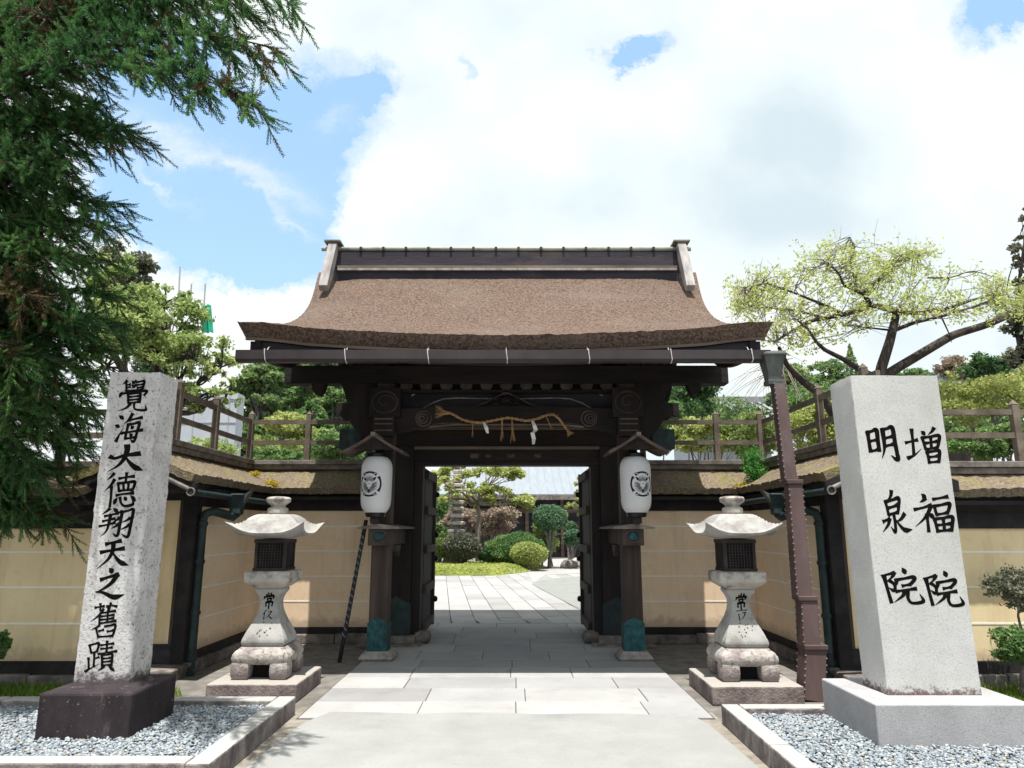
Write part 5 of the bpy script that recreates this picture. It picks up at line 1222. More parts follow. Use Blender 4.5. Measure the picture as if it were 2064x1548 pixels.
# spring tree with bare dark limbs, right of the gate
def spring_tree():
    rg = np.random.default_rng(19); D = 11.6; base = (P(1740, 900, D)[0], D, 0)
    t = thing('spring_tree', base, 'spreading tree with dark bent limbs and thin yellow-green spring leaves', 'tree'); wood = MB(); fine = MB(); nodes = []
    def L(pts, r0, r1, dd=0.0):
        n = len(pts); q = [np.array(P(x, y, D + dd*i/(n-1) + rg.normal(0, .05))) for i, (x, y) in enumerate(pts)]
        f = []
        for i in range(n-1):
            for u in np.linspace(0, 1, 5, endpoint=False): f.append(q[i]*(1-u) + q[i+1]*u)
        f.append(q[-1]); f = [f[0]] + [(f[i-1] + 2*f[i] + f[i+1])/4 for i in range(1, len(f)-1)] + [f[-1]]
        wood.tube(f, list(np.linspace(r0, r1, len(f))), 8); nodes.extend((p, r0 + (r1-r0)*i/len(f)) for i, p in enumerate(f) if i > 2)
    b = [(1760, 1000), (1768, 880)]
    L(b + [(1773, 752), (1793, 690), (1805, 641), (1806, 626)], .12, .055)
    L([(1806, 628), (1783, 621), (1756, 615), (1739, 591), (1715, 582), (1699, 572), (1690, 550), (1668, 530)], .05, .012, -.3)
    L([(1739, 591), (1756, 576), (1780, 557), (1792, 535), (1825, 522), (1850, 516)], .04, .008, .4)
    L([(1725, 588), (1722, 555), (1716, 530), (1722, 500), (1714, 478)], .03, .006, .2)
    L([(1756, 617), (1702, 634), (1635, 646), (1588, 672), (1560, 690)], .05, .015, -.5)
    L([(1702, 634), (1650, 610), (1600, 590), (1545, 570), (1500, 580)], .03, .006, -.8)
    L([(1660, 640), (1600, 625), (1540, 620), (1490, 618)], .025, .005, .5)
    L([(1806, 630), (1854, 631), (1900, 625), (1960, 605), (2010, 590)], .05, .012, .5)
    L([(1797, 668), (1843, 650), (1897, 638), (1954, 621), (2015, 601)], .04, .008, -.5)
    L([(1768, 775), (1793, 751), (1870, 705), (1921, 675), (1988, 655), (2064, 621), (2120, 600)], .085, .055, .6)
    L([(1770, 760), (1739, 749), (1702, 725), (1662, 705), (1645, 689), (1628, 662), (1600, 640)], .055, .012, -.6)
    L([(1740, 960), (1690, 850), (1655, 796), (1618, 769), (1588, 739), (1570, 700)], .10, .03, -.2)
    L([(1870, 560), (1915, 560), (1960, 545), (2010, 560)], .015, .005, .2); L([(1790, 665), (1745, 660), (1700, 655)], .02, .006, -.3); L([(1897, 638), (1912, 670), (1918, 690)], .015, .006, .3)
    NP = np.array([p for p, r in nodes]); tips = []
    def outline(x): return float(np.interp(x, [1465, 1500, 1560, 1620, 1700, 1760, 1830, 1900, 1960, 2040, 2100], [595, 560, 530, 505, 478, 492, 485, 492, 540, 570, 600]))
    def low(x): return float(np.interp(x, [1465, 1520, 1600, 1700, 1800, 1900, 2000, 2100], [640, 690, 720, 690, 640, 650, 640, 660]))
    k = 0
    while k < 520:
        x = rg.uniform(1470, 2095); a, z = outline(x), low(x); y = a + (z-a)*rg.beta(1.1, 1.15)
        if x > 1880 and rg.random() < .5: continue
        p = np.array(P(x, y, D + rg.normal(0, .8))); d = np.linalg.norm(NP - p, axis=1); j = int(np.argmin(d + rg.uniform(0, .3, len(d))))
        if d[j] > 1.25: continue
        e = limb(NP[j], p, rg, 6, .09); fine.tube(e, list(np.linspace(.009, .002, len(e))), 4); k += 1
        for q in (e[-1], e[-2], e[-3]): tips.append(q)
        for _ in range(2):
            s = e[rg.integers(2, 6)]; e2 = s + rg.normal(0, .13, 3) + np.array([0, 0, .06]); fine.tube([s, (s+e2)/2 + rg.normal(0, .02, 3), e2], [.004, .003, .0015], 3); tips.append(e2)
    tips = np.array(tips); tips = tips[rg.random(len(tips)) < .6]; n = len(tips)*7; c = np.repeat(tips, 7, 0) + rg.normal(0, .05, (n, 3)); V, F = quads(c, .066, rg, .1, asp=.45)
    np_mesh('crown', V, F, M['leaf_spring'], t); wood.build('trunk', M['bark'], t, smooth=True); fine.build('twigs', M['twig'], t)
spring_tree()

tree('evergreen_oak', 'light green broadleaf tree with olive leaves behind the speckled pillar', 'tree', (P(330, 900, 14)[0], 14, 0), [pe(300, 660, 14, 120, 75), pe(390, 720, 13.8, 85, 60), pe(235, 600, 14.4, 70, 90), pe(420, 790, 13.6, 55, 45), pe(330, 610, 14.3, 80, 40), pe(215, 740, 14.2, 60, 60), pe(445, 740, 13.8, 40, 45), pe(455, 800, 13.7, 38, 30), pe(360, 800, 13.9, 60, 35)],
     260, 19000, .095, M['leaf_olive'], M['bark'], 41, .13, flat=.1, fork=P(330, 830, 14), crad=(.16, .34), shell=.0)
tree('evergreen_oak', 'dark leafed broadleaf tree touching the left edge of the olive tree, half hidden by cedar', 'tree', (P(255, 900, 16.5)[0], 16.5, 0), [pe(245, 560, 16.5, 60, 60), pe(270, 640, 16.5, 60, 60), pe(235, 500, 16.5, 22, 35)], 60, 5500, .14, M['leaf_grey'], M['bark'], 42, .15, fork=P(255, 760, 16.5))
FG = 'trees on the wooded slope left of the gate'
ft = [(520, 820, 27, 62, 110, 'leaf_forest', 'tall loose mid-green tree farthest left on the wooded slope'), (600, 790, 30, 60, 90, 'leaf_mid', 'dense green tree in the middle of the wooded slope'), (670, 850, 26, 60, 95, 'leaf_forest', 'pale green tree next to the left gate eave'), (560, 760, 33, 50, 55, 'leaf_forest', 'tree with a pointed top behind the left eave corner'),
      (640, 760, 36, 70, 60, 'leaf_dark', 'dark tree at the back of the wooded slope'), (720, 880, 24, 45, 80, 'leaf_dark', 'dark leaved tree closest to the left gate bracket'), (500, 900, 25, 40, 60, 'leaf_mid', 'low green tree beside the white sheeted building'),
      (615, 870, 24, 60, 55, 'leaf_mid', 'round green tree low on the wooded slope behind the pale shrub'), (690, 790, 38, 70, 60, 'leaf_forest', 'far pale green tree under the gate eave'), (540, 850, 36, 60, 70, 'leaf_dark', 'far dark tree filling the gap beside the sheeted building')]
for i, (x, y, D, rx, ry, mt, lb) in enumerate(ft):
    b = P(x, 1000, D); tree('woodland_tree', lb, 'tree', (b[0], D, 0), [pe(x, y, D, rx, ry*.8), pe(x-rx*.3, y+ry*.4, D+.4, rx*.8, ry*.6), pe(x+rx*.2, y-ry*.55, D, rx*.55, ry*.5)], 150, 15000, .17, M[mt], M['bark_grey'], 60+i, .2, FG, crad=(.16, .3), shell=.1)
# pointed conifer tops over the olive tree and far behind the right side
def conifer(label, x, ytop, ybot, D, rx, mt, seed, n=3500, ls=.2, group=None, cat='conifer'):
    rg = np.random.default_rng(seed); tp, bt = np.array(P(x, ytop, D)), np.array(P(x, ybot, D)); H = tp[2]-bt[2]; rr_ = abs(P(x+rx, ybot, D)[0]-bt[0])
    t = thing('conifer_tree', (tp[0], D, 0), label, cat, group); q = rg.beta(1.0, 1.6, n); a = rg.uniform(0, 2*np.pi, n)
    tier = .55 + .6*np.abs(np.sin(q*H*2.4 + np.sin(a*3 + q*20)*.6))*(.6 + .5*np.abs(np.sin(a*2.5 + q*31))); r = rr_*(1-q)**.8*np.sqrt(rg.uniform(.15, 1, n))*tier
    c = np.stack([tp[0] + r*np.cos(a), D + r*np.sin(a), bt[2] + q*H - r*.25], 1); V, F = quads(c, ls, rg, .35, asp=.5); np_mesh('crown', V, F, M[mt], t)
    MB().tube([(tp[0], D, 0), (tp[0], D, tp[2]-.1)], [.2, .02], 8).build('trunk', M['bark_grey'], t)
SG = 'shrubs growing behind the wall railings'
def shrub(label, x, y, D, rx, ry, mt, seed, n=4200, ls=.085, name='garden_shrub', group=SG, cat='shrub', more=(), crad=(.3, .5), bm='bark_grey', zb=None, nc=46, tr=.05, shell=.45):
    c = pe(x, y, D, rx, ry); b = (c[0][0], D, 0 if zb is None else zb)
    return tree(name, label, cat, b, [c] + list(more), nc, n, ls, M[mt], M[bm], seed, tr, group, crad=crad, flat=.15, shell=shell)
CG = 'conifers rising over the trees'
conifer('small dark conifer top above the olive tree, left of the scaffold poles', 325, 590, 760, 30, 24, 'leaf_dark', 81, 1500, .22, CG)
conifer('bluish conifer top right beside the scaffold poles', 300, 600, 760, 34, 20, 'leaf_grey', 82, 1200, .22, CG)
tree('edge_tree', 'tall dark loose-leaved tree at the far right edge of the picture', 'tree', (P(2085, 900, 17)[0], 17, 0), [pe(2072, 520, 17, 36, 80), pe(2075, 640, 17, 52, 75), pe(2070, 445, 17, 18, 30), pe(2080, 760, 17, 60, 60)], 110, 7500, .14, M['leaf_grey'], M['bark'], 83, .16, fork=P(2085, 800, 17), crad=(.2, .36), shell=.1)
conifer('thin dark conifer behind the spring tree limbs', 1712, 695, 860, 36, 46, 'leaf_forest', 84, 2600, .20, CG)
shrub('loose dark tree top seen between the spring tree limbs and the drainpipe', 1665, 775, 30, 45, 45, 'leaf_forest', 85, 5000, .16, name='woodland_tree', cat='tree', crad=(.2,.4), tr=.1)
shrub('dark tree top on the skyline just right of the smooth pillar', 1835, 775, 28, 45, 32, 'leaf_mid', 86, 4500, .15, name='woodland_tree', cat='tree', crad=(.2,.4), tr=.1)
shrub('tall green shrub wall far behind the right back railing', 1440, 850, 23, 110, 55, 'leaf_forest', 190, 7000, .14)
shrub('broad green shrub seen under the spring tree limbs', 1650, 830, 21, 90, 50, 'leaf_mid', 191, 6000, .13)
shrub('broad green shrub far behind the right front railing', 1960, 850, 18, 130, 50, 'leaf_forest', 192, 7000, .12)
shrub('rounded pale yellow-green shrub behind the left back railing', 572, 880, 16, 70, 42, 'leaf_yellow', 91, 6000, more=[pe(560, 850, 16, 45, 22), pe(600, 915, 15.6, 55, 25)])
shrub('dark green shrub below the pale shrub behind the left railing', 560, 925, 14.5, 62, 22, 'leaf_mid', 92, 3500)
shrub('green shrub between the railing and the left copper sleeve', 675, 905, 15, 50, 35, 'leaf_mid', 93, 4200)
shrub('thin leaved bush in front of the white sheeting', 420, 905, 12.5, 55, 20, 'leaf_olive', 94, 800, .09, crad=(.4, .7))
shrub('dark evergreen bush just right of the gate eave', 1392, 805, 19, 62, 42, 'leaf_dark', 95, 5500, .11)
shrub('deep green bush under the right gate eave, behind the railing', 1340, 850, 17, 38, 45, 'leaf_mid', 96, 3800, .10)
shrub('cloud shaped azalea with bare stems behind the right back railing', 1420, 878, 13.5, 70, 34, 'leaf_yellow', 97, 4800, .08, more=[pe(1390, 860, 13.5, 35, 18), pe(1460, 900, 13.4, 40, 18)])
shrub('yellow-green hedge shrub behind the brown drainpipe', 1520, 880, 13, 60, 42, 'leaf_olive', 98, 5000, .08)
shrub('pale yellow shrub between drainpipe and smooth pillar', 1640, 860, 14, 55, 55, 'leaf_yellow', 99, 4500, .09)
shrub('loose yellow-green maple right of the smooth pillar', 1985, 805, 12, 90, 45, 'leaf_yellow', 100, 4200, .085, crad=(.35, .6), more=[pe(1930, 780, 12.4, 50, 25), pe(2050, 770, 12.4, 45, 35)])
shrub('green clipped hedge behind the right front railing', 1985, 895, 10.2, 95, 32, 'leaf_mid', 101, 6500, .065, more=[pe(2050, 880, 10.4, 60, 30)])
shrub('olive bush behind the smooth pillar', 1780, 850, 13.2, 80, 60, 'leaf_olive', 102, 5000, .09)
shrub('reddish budding bush beside the teal roof', 1935, 740, 24, 45, 22, 'leaf_pink', 103, 2000, .14)
shrub('round dark bush left of the far right conifer', 1985, 745, 22, 40, 30, 'leaf_dark', 104, 2600, .14)
shrub('tall olive bush on the skyline right of the drainpipe', 1600, 790, 22, 45, 60, 'leaf_forest', 105, 4000, .14)
# weeping bare tree by the right eave
def bare_tree():
    rg = np.random.default_rng(55); D = 14.5; t = thing('bare_tree', (P(1570, 760, D)[0], D, 0), 'leafless weeping tree with pale hanging twigs beside the drainpipe hopper', 'tree'); m = MB()
    top = np.array(P(1575, 740, D)); m.tube([(top[0]+.1, D, 0), tuple(top*.5 + np.array([top[0]+.1, D, 0])*.5), tuple(top)], [.1, .07, .04], 8); t_ = MB()
    for i in range(46):
        e = np.array(P(rg.uniform(1440, 1640), rg.uniform(765, 855), D + rg.normal(0, .9))); s = top + rg.normal(0, .12, 3); mid_ = (s*.55 + e*.45) + np.array([-.05, 0, .28]) + rg.normal(0, .06, 3)
        pts = [s*(1-u)**2 + 2*mid_*u*(1-u) + e*u*u for u in np.linspace(0, 1, 8)]; t_.tube(pts, list(np.linspace(.009, .002, 8)), 4)
    m.build('trunk', M['bark_pale'], t, smooth=True); t_.build('twigs', M['bark_pale'], t)
bare_tree()

# ------------------------------------------------------------------ buildings behind
def bldg(name, label, cat, loc): return thing(name, loc, label, cat)
a_, b_ = P(235, 700, 19), P(487, 700, 19)
t = bldg('sheeted_building', 'building wrapped in white scaffold sheeting with dark seams behind the left railing', 'building', ((a_[0]+b_[0])/2, 21, 0))
zt = P(400, 792, 19)[2]
MB().box(a_[0], b_[0], 19, 19.5, 0, zt).build('sheeting', M['tarp'], t)
m = MB()
for z in np.arange(1.2, zt, .62): m.box(a_[0], b_[0]+.01, 18.985, 18.998, z-.012, z+.012)
for x in np.arange(a_[0]+.4, b_[0], .95): m.box(x-.010, x+.010, 18.984, 18.997, 0, zt)
m.build('seams', M['tarp_seam'], t)
t = thing('scaffold_frame', P(385, 660, 20), 'thin steel scaffold poles and braces standing above the sheeted building', 'scaffolding')
def pole(p, q, r=.022): MB().tube([p, q], r, 6).build('pole', M['steel_tube'], t)
for (x0, y0, x1, y1, D) in ((352, 760, 363, 538, 20), (376, 760, 386, 572, 21), (402, 760, 414, 572, 20)): pole(P(x0, y0, D), P(x1, y1, D))
for (x0, y0, x1, y1) in ((357, 598, 409, 630), (354, 622, 405, 652), (379, 624, 409, 626), (378, 648, 404, 652)): pole(P(x0, y0, 20), P(x1, y1, 20), .016)
m = MB(); q = [P(407, 616, 19.9), P(423, 614, 19.9), P(428, 670, 19.9), P(407, 672, 19.9)]; n_ = 10; vs = []
for i in range(n_+1):
    for j in range(9):
        u, v = j/8, i/n_; p = [(q[0][k]*(1-u)+q[1][k]*u)*(1-v) + (q[3][k]*(1-u)+q[2][k]*u)*v for k in range(3)]; vs.append((p[0], p[1] + .07*math.sin(u*14), p[2]))
m.add(vs, [(i*9+j, i*9+j+1, (i+1)*9+j+1, (i+1)*9+j) for i in range(n_) for j in range(8)]); o = m.build('safety_net', M['net_green']); tag(o, 'bright green safety net hanging from the scaffold poles', 'net')
so = o.modifiers.new('thick', 'SOLIDIFY'); so.thickness = .01
t = bldg('tiled_house', 'house with a grey tiled roof seen over the right railing beside the eave', 'house', (P(1480, 850, 26)[0], 28, 0))
a_, b_ = P(1372, 845, 25), P(1590, 845, 25); m = MB(); zr_ = P(1400, 812, 27)[2]
m.prism([(24.6, a_[2]), (27, zr_), (27.1, zr_+.02), (29.6, a_[2]), (29.6, a_[2]-.12), (24.6, a_[2]-.12)], a_[0], b_[0], 'x'); rf_ = m.build('roof', M['tile_roof'], t)
MB().box(a_[0]-.05, b_[0]+.05, 26.85, 27.25, zr_-.02, zr_+.22).build('ridge_tiles', M['tile_roof'], rf_)
m = MB()
for x in np.arange(a_[0]+.15, b_[0], .3): m.bar((x, 24.58, a_[2]+.03), (x, 27, zr_+.04), .07, .06)
m.build('roll_tiles', M['tile_roof'], rf_)
MB().box(a_[0]+.6, b_[0]-.6, 25.3, 28.9, 0, a_[2]-.1).build('wall', M['tarp'], t)
t = bldg('teal_roofed_house', 'house with a curved dark teal roof far right behind the maple', 'house', (P(1945, 760, 30)[0], 32, 0))
a_, b_, c_ = P(1878, 768, 30), P(2005, 760, 30), P(1940, 734, 30); m = MB()
m.prism([(a_[0]-.6, a_[2]-.15), (a_[0]+.2, a_[2]+.12), (c_[0]-.7, c_[2]-.1), (c_[0], c_[2]), (c_[0]+.7, c_[2]-.12), (b_[0], b_[2]+.05), (b_[0]+.8, b_[2]-.25)], 30, 36); m.build('roof', M['teal_roof'], t)
MB().box(a_[0]+.3, b_[0]-.2, 30.5, 35.5, 0, a_[2]-.1).build('wall', M['wood'], t)
# main hall across the courtyard
t = bldg('temple_hall', 'low dark hall with a pale blue-grey metal roof across the courtyard', 'building', (2.5, 42, 0))
D0 = 38.0; x0, x1 = P(880, 1000, D0)[0], P(1500, 1000, D0)[0]; ze = P(1100, 996, D0)[2]; zr_ = P(1100, 930, 44)[2]
m = MB(); n_ = 40
for i in range(12):
    pass
m.prism([(D0, ze), (D0+2, ze+(zr_-ze)*.27), (D0+6, zr_), (D0+6.2, zr_), (D0+12, ze), (D0+12, ze-.18), (D0, ze-.18)], x0, x1, 'x'); rf_ = m.build('roof', M['metal_roof'], t)
m = MB()
for x in np.arange(x0+.5, x1, .45): m.bar((x, D0, ze+.012), (x, D0+2, ze+(zr_-ze)*.27+.012), .03, .03); m.bar((x, D0+2, ze+(zr_-ze)*.27+.012), (x, D0+6, zr_+.012), .03, .03)
m.build('roof_seams', M['metal_roof'], rf_)
MB().box(x0-.05, x1+.05, D0-.06, D0-.003, ze-.30, ze-.05).build('fascia', M['ridge_wood'], rf_)
MB().box(x0+.8, x1-.8, D0+1.2, D0+10.8, 0, ze-.1).build('wall', M['board_dark'], t)
m = MB()
for x in np.arange(x0+1, x1-1, 1.9): m.box(x-.09, x+.09, D0+1.02, D0+1.19, 0, ze-.15)
m.build('posts', M['wood_light'], t)
m = MB(); m.box(x0+.8, x1-.8, D0+1.05, D0+1.15, ze-.95, ze-.72); m.box(x0+.8, x1-.8, D0+1.05, D0+1.15, 1.15, 1.27); m.build('rails', M['wood_light'], t)
for i, x in enumerate(np.arange(x0+1, x1-2.9, 1.9)):
    MB().box(x+.14, x+1.76, D0+1.10, D0+1.18, .35, 1.12).build('window_panel', M['tarp'] if i % 3 == 1 else M['gutter'], t)

# ------------------------------------------------------------------ courtyard garden
CGp = 'clipped bushes of the courtyard garden'
pg = thing('stone_pagoda', (P(920, 1080, 27.8)[0], 27.8, 0), 'slim many-tiered stone pagoda standing among the courtyard pines', 'pagoda')
cx = P(920, 1080, 27.8)[0]; tiers = [(1072, 16.5), (1056, 16.3), (1041, 15.8), (1027, 15), (1014, 14), (1002, 12.8), (991, 11.6), (980, 10.6), (970, 9.6), (961, 8.8), (953, 8)]
for i, (y, hw) in enumerate(tiers):
    z = P(920, y, 27.8)[2]; w = hw/1450*27.8; zn = P(920, tiers[i+1][0], 27.8)[2] if i+1 < len(tiers) else z+.16
    MB().sq([(w*.82, z-.05), (w*1.02, z-.02), (w*1.05, z+.07), (w*.75, z+.11)], (cx, 27.8, 0)).build('tier', M['lantern_stone'], pg)
    MB().box(cx-w*.55, cx+w*.55, 27.8-w*.55, 27.8+w*.55, z+.08, zn-.03).build('core', M['foot_stone'], pg)
MB().sq([(.42, 0), (.40, .5), (.28, .55), (.28, P(920, 1076, 27.8)[2])], (cx, 27.8, 0)).build('base', M['foot_stone'], pg)
MB().lathe([(.06, 0), (.08, .1), (.03, .3), (.05, .4), (0, .6)], (cx, 27.8, zn-.05), 10).build('spire', M['foot_stone'], pg)
tree('garden_pine', 'pruned pine with flat pale green pads and a leaning pale trunk', 'pine tree', (P(966, 1085, 29)[0], 29, 0), [pe(915, 950, 29, 52, 13), pe(1000, 952, 29, 72, 13), pe(900, 985, 28.6, 36, 12), pe(972, 982, 28.6, 40, 12), pe(905, 1012, 28.8, 40, 10), pe(1020, 1003, 28.6, 52, 15), pe(960, 1012, 29, 30, 9), pe(885, 965, 29, 24, 12), pe(1052, 1012, 28.4, 24, 14), pe(908, 968, 27.2, 34, 9), pe(930, 992, 27.1, 32, 9), pe(890, 1004, 27.2, 26, 8)], 130, 9000, .15, M['leaf_yellow'], M['bark_pale'], 111, .13, fork=P(962, 1015, 29), crad=(.5, .9), flat=.3, shell=.2)
def dome(label, x, y, D, rx, ry, mt, seed, n, ls):
    rg = np.random.default_rng(seed); (c, r) = pe(x, y, D, rx, ry); t = thing('clipped_bush', (c[0], D, 0), label, 'bush', CGp)
    n = int(n*1.6); d = rg.normal(0, 1, (n, 3)); d /= np.linalg.norm(d, axis=1)[:, None]; w = rg.normal(0, 1, (9, 3))*3.2; ph = rg.uniform(0, 6.28, 9)
    bump = 1 + .055*np.sin(d @ w.T + ph).sum(1)/2; k = np.where(rg.random(n) < .7, rg.normal(.97, .045, n), rg.uniform(.6, .95, n))
    pts = np.array(c) + d*np.array(r)*(bump*k)[:, None]; pts = pts[pts[:, 2] > .02]; V, F = quads(pts, ls*.8, rg, 0, asp=.6); np_mesh('crown', V, F, M[mt], t)
    m = MB(); z0 = c[2] - r[2]*.3
    for q in range(5): m.tube([(c[0] + rg.normal(0, .08), D + rg.normal(0, .08), 0), tuple(np.array(c) + rg.normal(0, .35, 3)*np.array(r))], [.05, .015], 5)
    m.build('trunk', M['bark_grey'], t); return t
dome('big round mid-green clipped bush in the courtyard', 1040, 1106, 27.5, 58, 31, 'leaf_mid', 112, 9000, .10)
dome('smaller bright green clipped bush in front of the big round one', 1066, 1116, 26.3, 38, 23, 'leaf_yellow', 113, 6000, .09)
dome('brownish green bush below the pagoda', 932, 1102, 26.9, 38, 26, 'leaf_grey', 114, 4500, .11)
dome('light green bush at the left edge of the doorway view', 890, 1100, 27.5, 28, 24, 'leaf_olive', 115, 3800, .11)
dome('small dark bush between the brown bush and big round bush', 985, 1118, 27.3, 22, 15, 'leaf_dark', 116, 2200, .10)
dome('domed blue-green tree bush right of the doorway view', 1107, 1043, 27.8, 35, 26, 'leaf_bluegreen', 117, 6000, .11)
dome('small blue-green ball bush at the right door edge, lower', 1154, 1084, 30, 18, 17, 'leaf_bluegreen', 118, 2400, .11)
dome('small blue-green ball bush above the lower one', 1150, 1062, 31, 13, 10, 'leaf_bluegreen', 119, 1500, .11)
shrub('reddish azalea under the domed blue-green bush', 1092, 1085, 28.6, 32, 33, 'leaf_olive', 120, 3600, .11, name='azalea_bush', group=CGp, cat='bush')
shrub('pinkish flowering bush behind the pine trunk', 1000, 1050, 31, 42, 28, 'leaf_pink', 121, 4200, .13, name='azalea_bush', group=CGp, cat='bush')
shrub('faded pink bush left of the pine trunk', 935, 1050, 31.5, 40, 25, 'leaf_pink', 122, 3600, .13, name='azalea_bush', group=CGp, cat='bush')
shrub('green shrub filling behind the pagoda', 890, 1050, 33, 35, 50, 'leaf_mid', 123, 3800, .15, name='azalea_bush', group=CGp, cat='bush')
tree('garden_maple', 'thin young maple at the right door edge of the courtyard', 'tree', (P(1172, 1090, 27)[0], 27, 0), [pe(1168, 985, 27, 12, 30), pe(1155, 1022, 27, 14, 10), pe(1178, 1040, 27, 12, 14)], 24, 900, .13, M['leaf_yellow'], M['bark_pale'], 124, .05, fork=P(1172, 1030, 27))
for i, (x, y, D, r, lb) in enumerate([(1146, 1112, 27.8, .30, 'brown garden rock by the small ball bush'), (1168, 1106, 28.5, .36, 'pale garden rock at the right door edge')]):
    rg = np.random.default_rng(130+i); V = IV*np.array([1.2, .9, .8])*r; V = V*(1 + rg.normal(0, .07, (len(V), 1))); c = np.array(P(x, y, D)); c[2] = .12
    o = np_mesh('garden_rock', V + c, IF, M['foot_stone' if i == 0 else 'lantern_stone'], smooth=True, origin=tuple(c)); tag(o, lb, 'rock', 'rocks of the courtyard garden')
def tufts(name, poly, n, h, mat, label, seed, z=.0, w=.012, kind='stuff', cat='grass'):
    rg = np.random.default_rng(seed); pl = np.array(poly); lo, hi = pl.min(0), pl.max(0); pts = []
    def inside(p):
        r = False; j = len(pl)-1
        for i in range(len(pl)):
            if (pl[i,1] > p[1]) != (pl[j,1] > p[1]) and p[0] < (pl[j,0]-pl[i,0])*(p[1]-pl[i,1])/(pl[j,1]-pl[i,1]) + pl[i,0]: r = not r
            j = i
        return r
    while len(pts) < n:
        p = rg.uniform(lo, hi)
        if inside(p): pts.append(p)
    b = np.column_stack([np.array(pts), np.full(n, z)]); a = rg.uniform(0, 2*np.pi, n); hh = h*rg.uniform(.45, 1.25, n); s = np.stack([np.cos(a), np.sin(a), np.zeros(n)], 1)*w
    tip = b + np.stack([rg.normal(0, .4, n)*hh, rg.normal(0, .4, n)*hh, hh], 1)
    V = np.stack([b - s, b + s, tip], 1).reshape(-1, 3); o = np_mesh(name, V, np.arange(n*3).reshape(n, 3), mat); return tag(o, label, cat, kind=kind)
gp = [G(820, 1161)[:2], G(905, 1161)[:2], G(980, 1159)[:2], G(1045, 1154)[:2], G(1085, 1146)[:2], G(1104, 1136)[:2], G(1095, 1128)[:2], G(820, 1122)[:2]]
def ground_cover():
    rg = np.random.default_rng(140); n = 30000; y = G(900, 1161)[1] + rg.uniform(0, 1, n)**1.3*4.6; xr = np.interp(y, [G(1045, 1154)[1]-1.2, G(1045, 1154)[1], G(1104, 1136)[1]], [-.2, .55, 2.6]); x = -5 + rg.uniform(0, 1, n)*(xr+5)
    z = .24*np.clip((y - G(900, 1161)[1])/.35, .15, 1)*np.clip((xr - x)/.5, .2, 1)*rg.uniform(.5, 1.08, n) + .03*np.sin(x*5)*np.sin(y*4)
    V, F = quads(np.stack([x, y, z], 1), .075, rg, 0, asp=.6); o = np_mesh('ground_cover', V, F, M['leaf_spring']); tag(o, 'low yellow-green clipped azalea cover along the front of the courtyard bed', 'ground cover', kind='stuff')
ground_cover()
sheet('bed_soil', gp, .016, M['soil'], 'soil of the planted courtyard bed', 'ground')
tufts('grass', [(-7.5, 6.3), (-3.2, 6.3), (-3.0, 6.9), (-3.3, 7.15), (-7.5, 7.2)], 9000, .09, M['grass'], 'patchy grass between the left gravel bed and the front wall', 141)
tufts('grass', [(3.2, 6.05), (8, 6.0), (8, 7.15), (3.5, 7.15)], 9000, .09, M['grass'], 'patchy grass and leaves between the right gravel bed and front wall', 142)
# small plants at the edges
shrub('trimmed green bush at the left picture edge by the front wall', -8, 1305, 6.9, 24, 40, 'leaf_mid', 150, 2600, .04, name='edge_bush', group='small bushes in front of the outer walls', cat='bush')
shrub('dome topped brownish bush on a thin bent stem before the right front wall', 2050, 1185, 6.9, 58, 45, 'leaf_grey', 151, 2600, .035, name='edge_bush', group='small bushes in front of the outer walls', cat='bush', crad=(.25, .4), shell=.2, tr=.025)
shrub('low green bush with dark base beside the right front wall', 2055, 1298, 6.7, 50, 38, 'leaf_mid', 152, 3000, .04, name='edge_bush', group='small bushes in front of the outer walls', cat='bush')
# growth on the wall roofs
def roof_tuft(name, label, x, y, D, rx, ry, mt, n, ls, seed, dd=.1):
    rg = np.random.default_rng(seed); c, r = pe(x, y, D, rx, ry, dd); pts = clump_points([c], [r], [n], rg, .1); V, F = quads(pts, ls, rg, .1); o = np_mesh(name, V, F, M[mt], origin=c); return tag(o, label, 'plant', 'plants growing on the wall roofs')
roof_tuft('roof_moss', 'bright yellow moss cushion on the left wall roof corner', 545, 977, 9.75, 17, 11, 'moss_yellow', 1500, .022, 160, .06)
roof_tuft('roof_moss', 'orange-yellow moss streak up the left roof valley', 515, 955, 9.95, 14, 7, 'moss_yellow', 500, .02, 161, .05)
roof_tuft('roof_moss', 'yellow moss along the eave of the right wall roof', 1510, 978, 9.72, 34, 6, 'moss_yellow', 1400, .022, 162, .05)
roof_tuft('roof_moss', 'yellow moss clump next to the brown drainpipe', 1552, 962, 9.8, 17, 13, 'leaf_yellow', 900, .03, 163, .06)
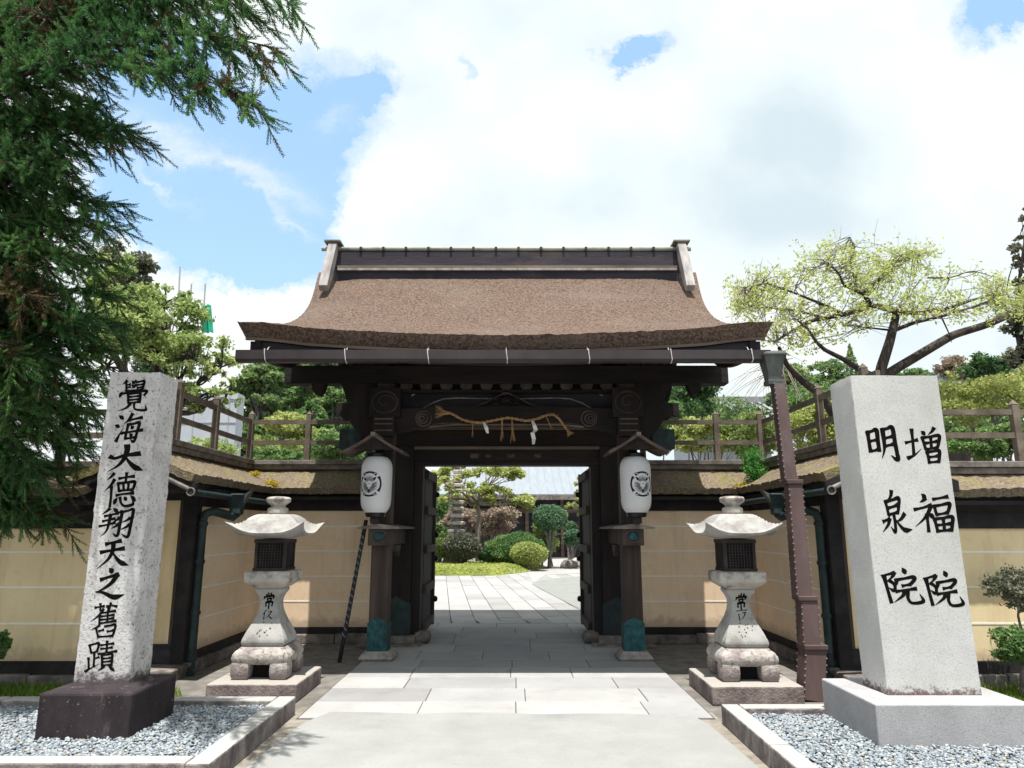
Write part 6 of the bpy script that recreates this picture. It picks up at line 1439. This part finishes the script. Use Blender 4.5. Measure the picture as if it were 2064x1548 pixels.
roof_tuft('roof_moss', 'yellow moss patches on the right side wall roof', 1630, 945, 8.6, 20, 12, 'moss_yellow', 700, .02, 164, .05)
def fern():
    rg = np.random.default_rng(170); t = thing('roof_fern', P(1520, 972, 9.8), 'fresh green ferny plant sprouting from the right wall roof', 'plant', 'plants growing on the wall roofs'); b0 = np.array(P(1522, 975, 9.8)); m = MB(); pts = []
    for i in range(26):
        e = np.array(P(rg.uniform(1492, 1548), rg.uniform(903, 950), 9.8 + rg.normal(0, .12))); k = limb(b0, e, rg, 6, .06); m.tube(k, list(np.linspace(.006, .002, 7)), 4)
        for u in np.linspace(.3, 1, 16): pts.append(b0*(1-u) + e*u + rg.normal(0, .025, 3))
    V, F = quads(np.repeat(np.array(pts), 4, 0) + rg.normal(0, .018, (len(pts)*4, 3)), .04, rg); np_mesh('leaves', V, F, M['fern'], t); m.build('stems', M['fern'], t)
fern()
# wooded hills far behind
def hills():
    rg = np.random.default_rng(180); n = 90; vs = []; xs = np.linspace(-260, 260, n); prof = 5 + 5*np.sin(xs*.021+1) + 3*np.sin(xs*.06+2) + 1.5*np.sin(xs*.17) + rg.normal(0, .4, n)
    for j, (y, k) in enumerate(((70, 0), (95, .45), (130, .8), (180, 1), (260, .9))):
        for i in range(n): vs.append((xs[i], y + 6*math.sin(xs[i]*.03+j), max(0, prof[i])*k))
    o = MB().add(vs, [(j*n+i, j*n+i+1, (j+1)*n+i+1, (j+1)*n+i) for j in range(4) for i in range(n-1)]).build('hills', M['hill'], smooth=True); structure(o, 'low wooded hills behind the temple', 'hills')
    N = 14000; i = rg.integers(0, n-1, N); q = rg.uniform(0, 1, N); k = q; x = xs[i] + rg.uniform(0, xs[1]-xs[0], N); c = np.stack([x, 70 + 90*q + 6*np.sin(x*.03), np.maximum(0, np.interp(x, xs, prof))*np.interp(70+90*q, [70, 95, 130, 180], [0, .45, .8, 1]) + rg.uniform(0, 2.0, N)], 1)
    V, F = quads(c, 1.7, rg, .1); o = np_mesh('forest', V, F, M['leaf_forest']); tag(o, 'far woodland covering the hills', 'forest', kind='stuff')
hills()
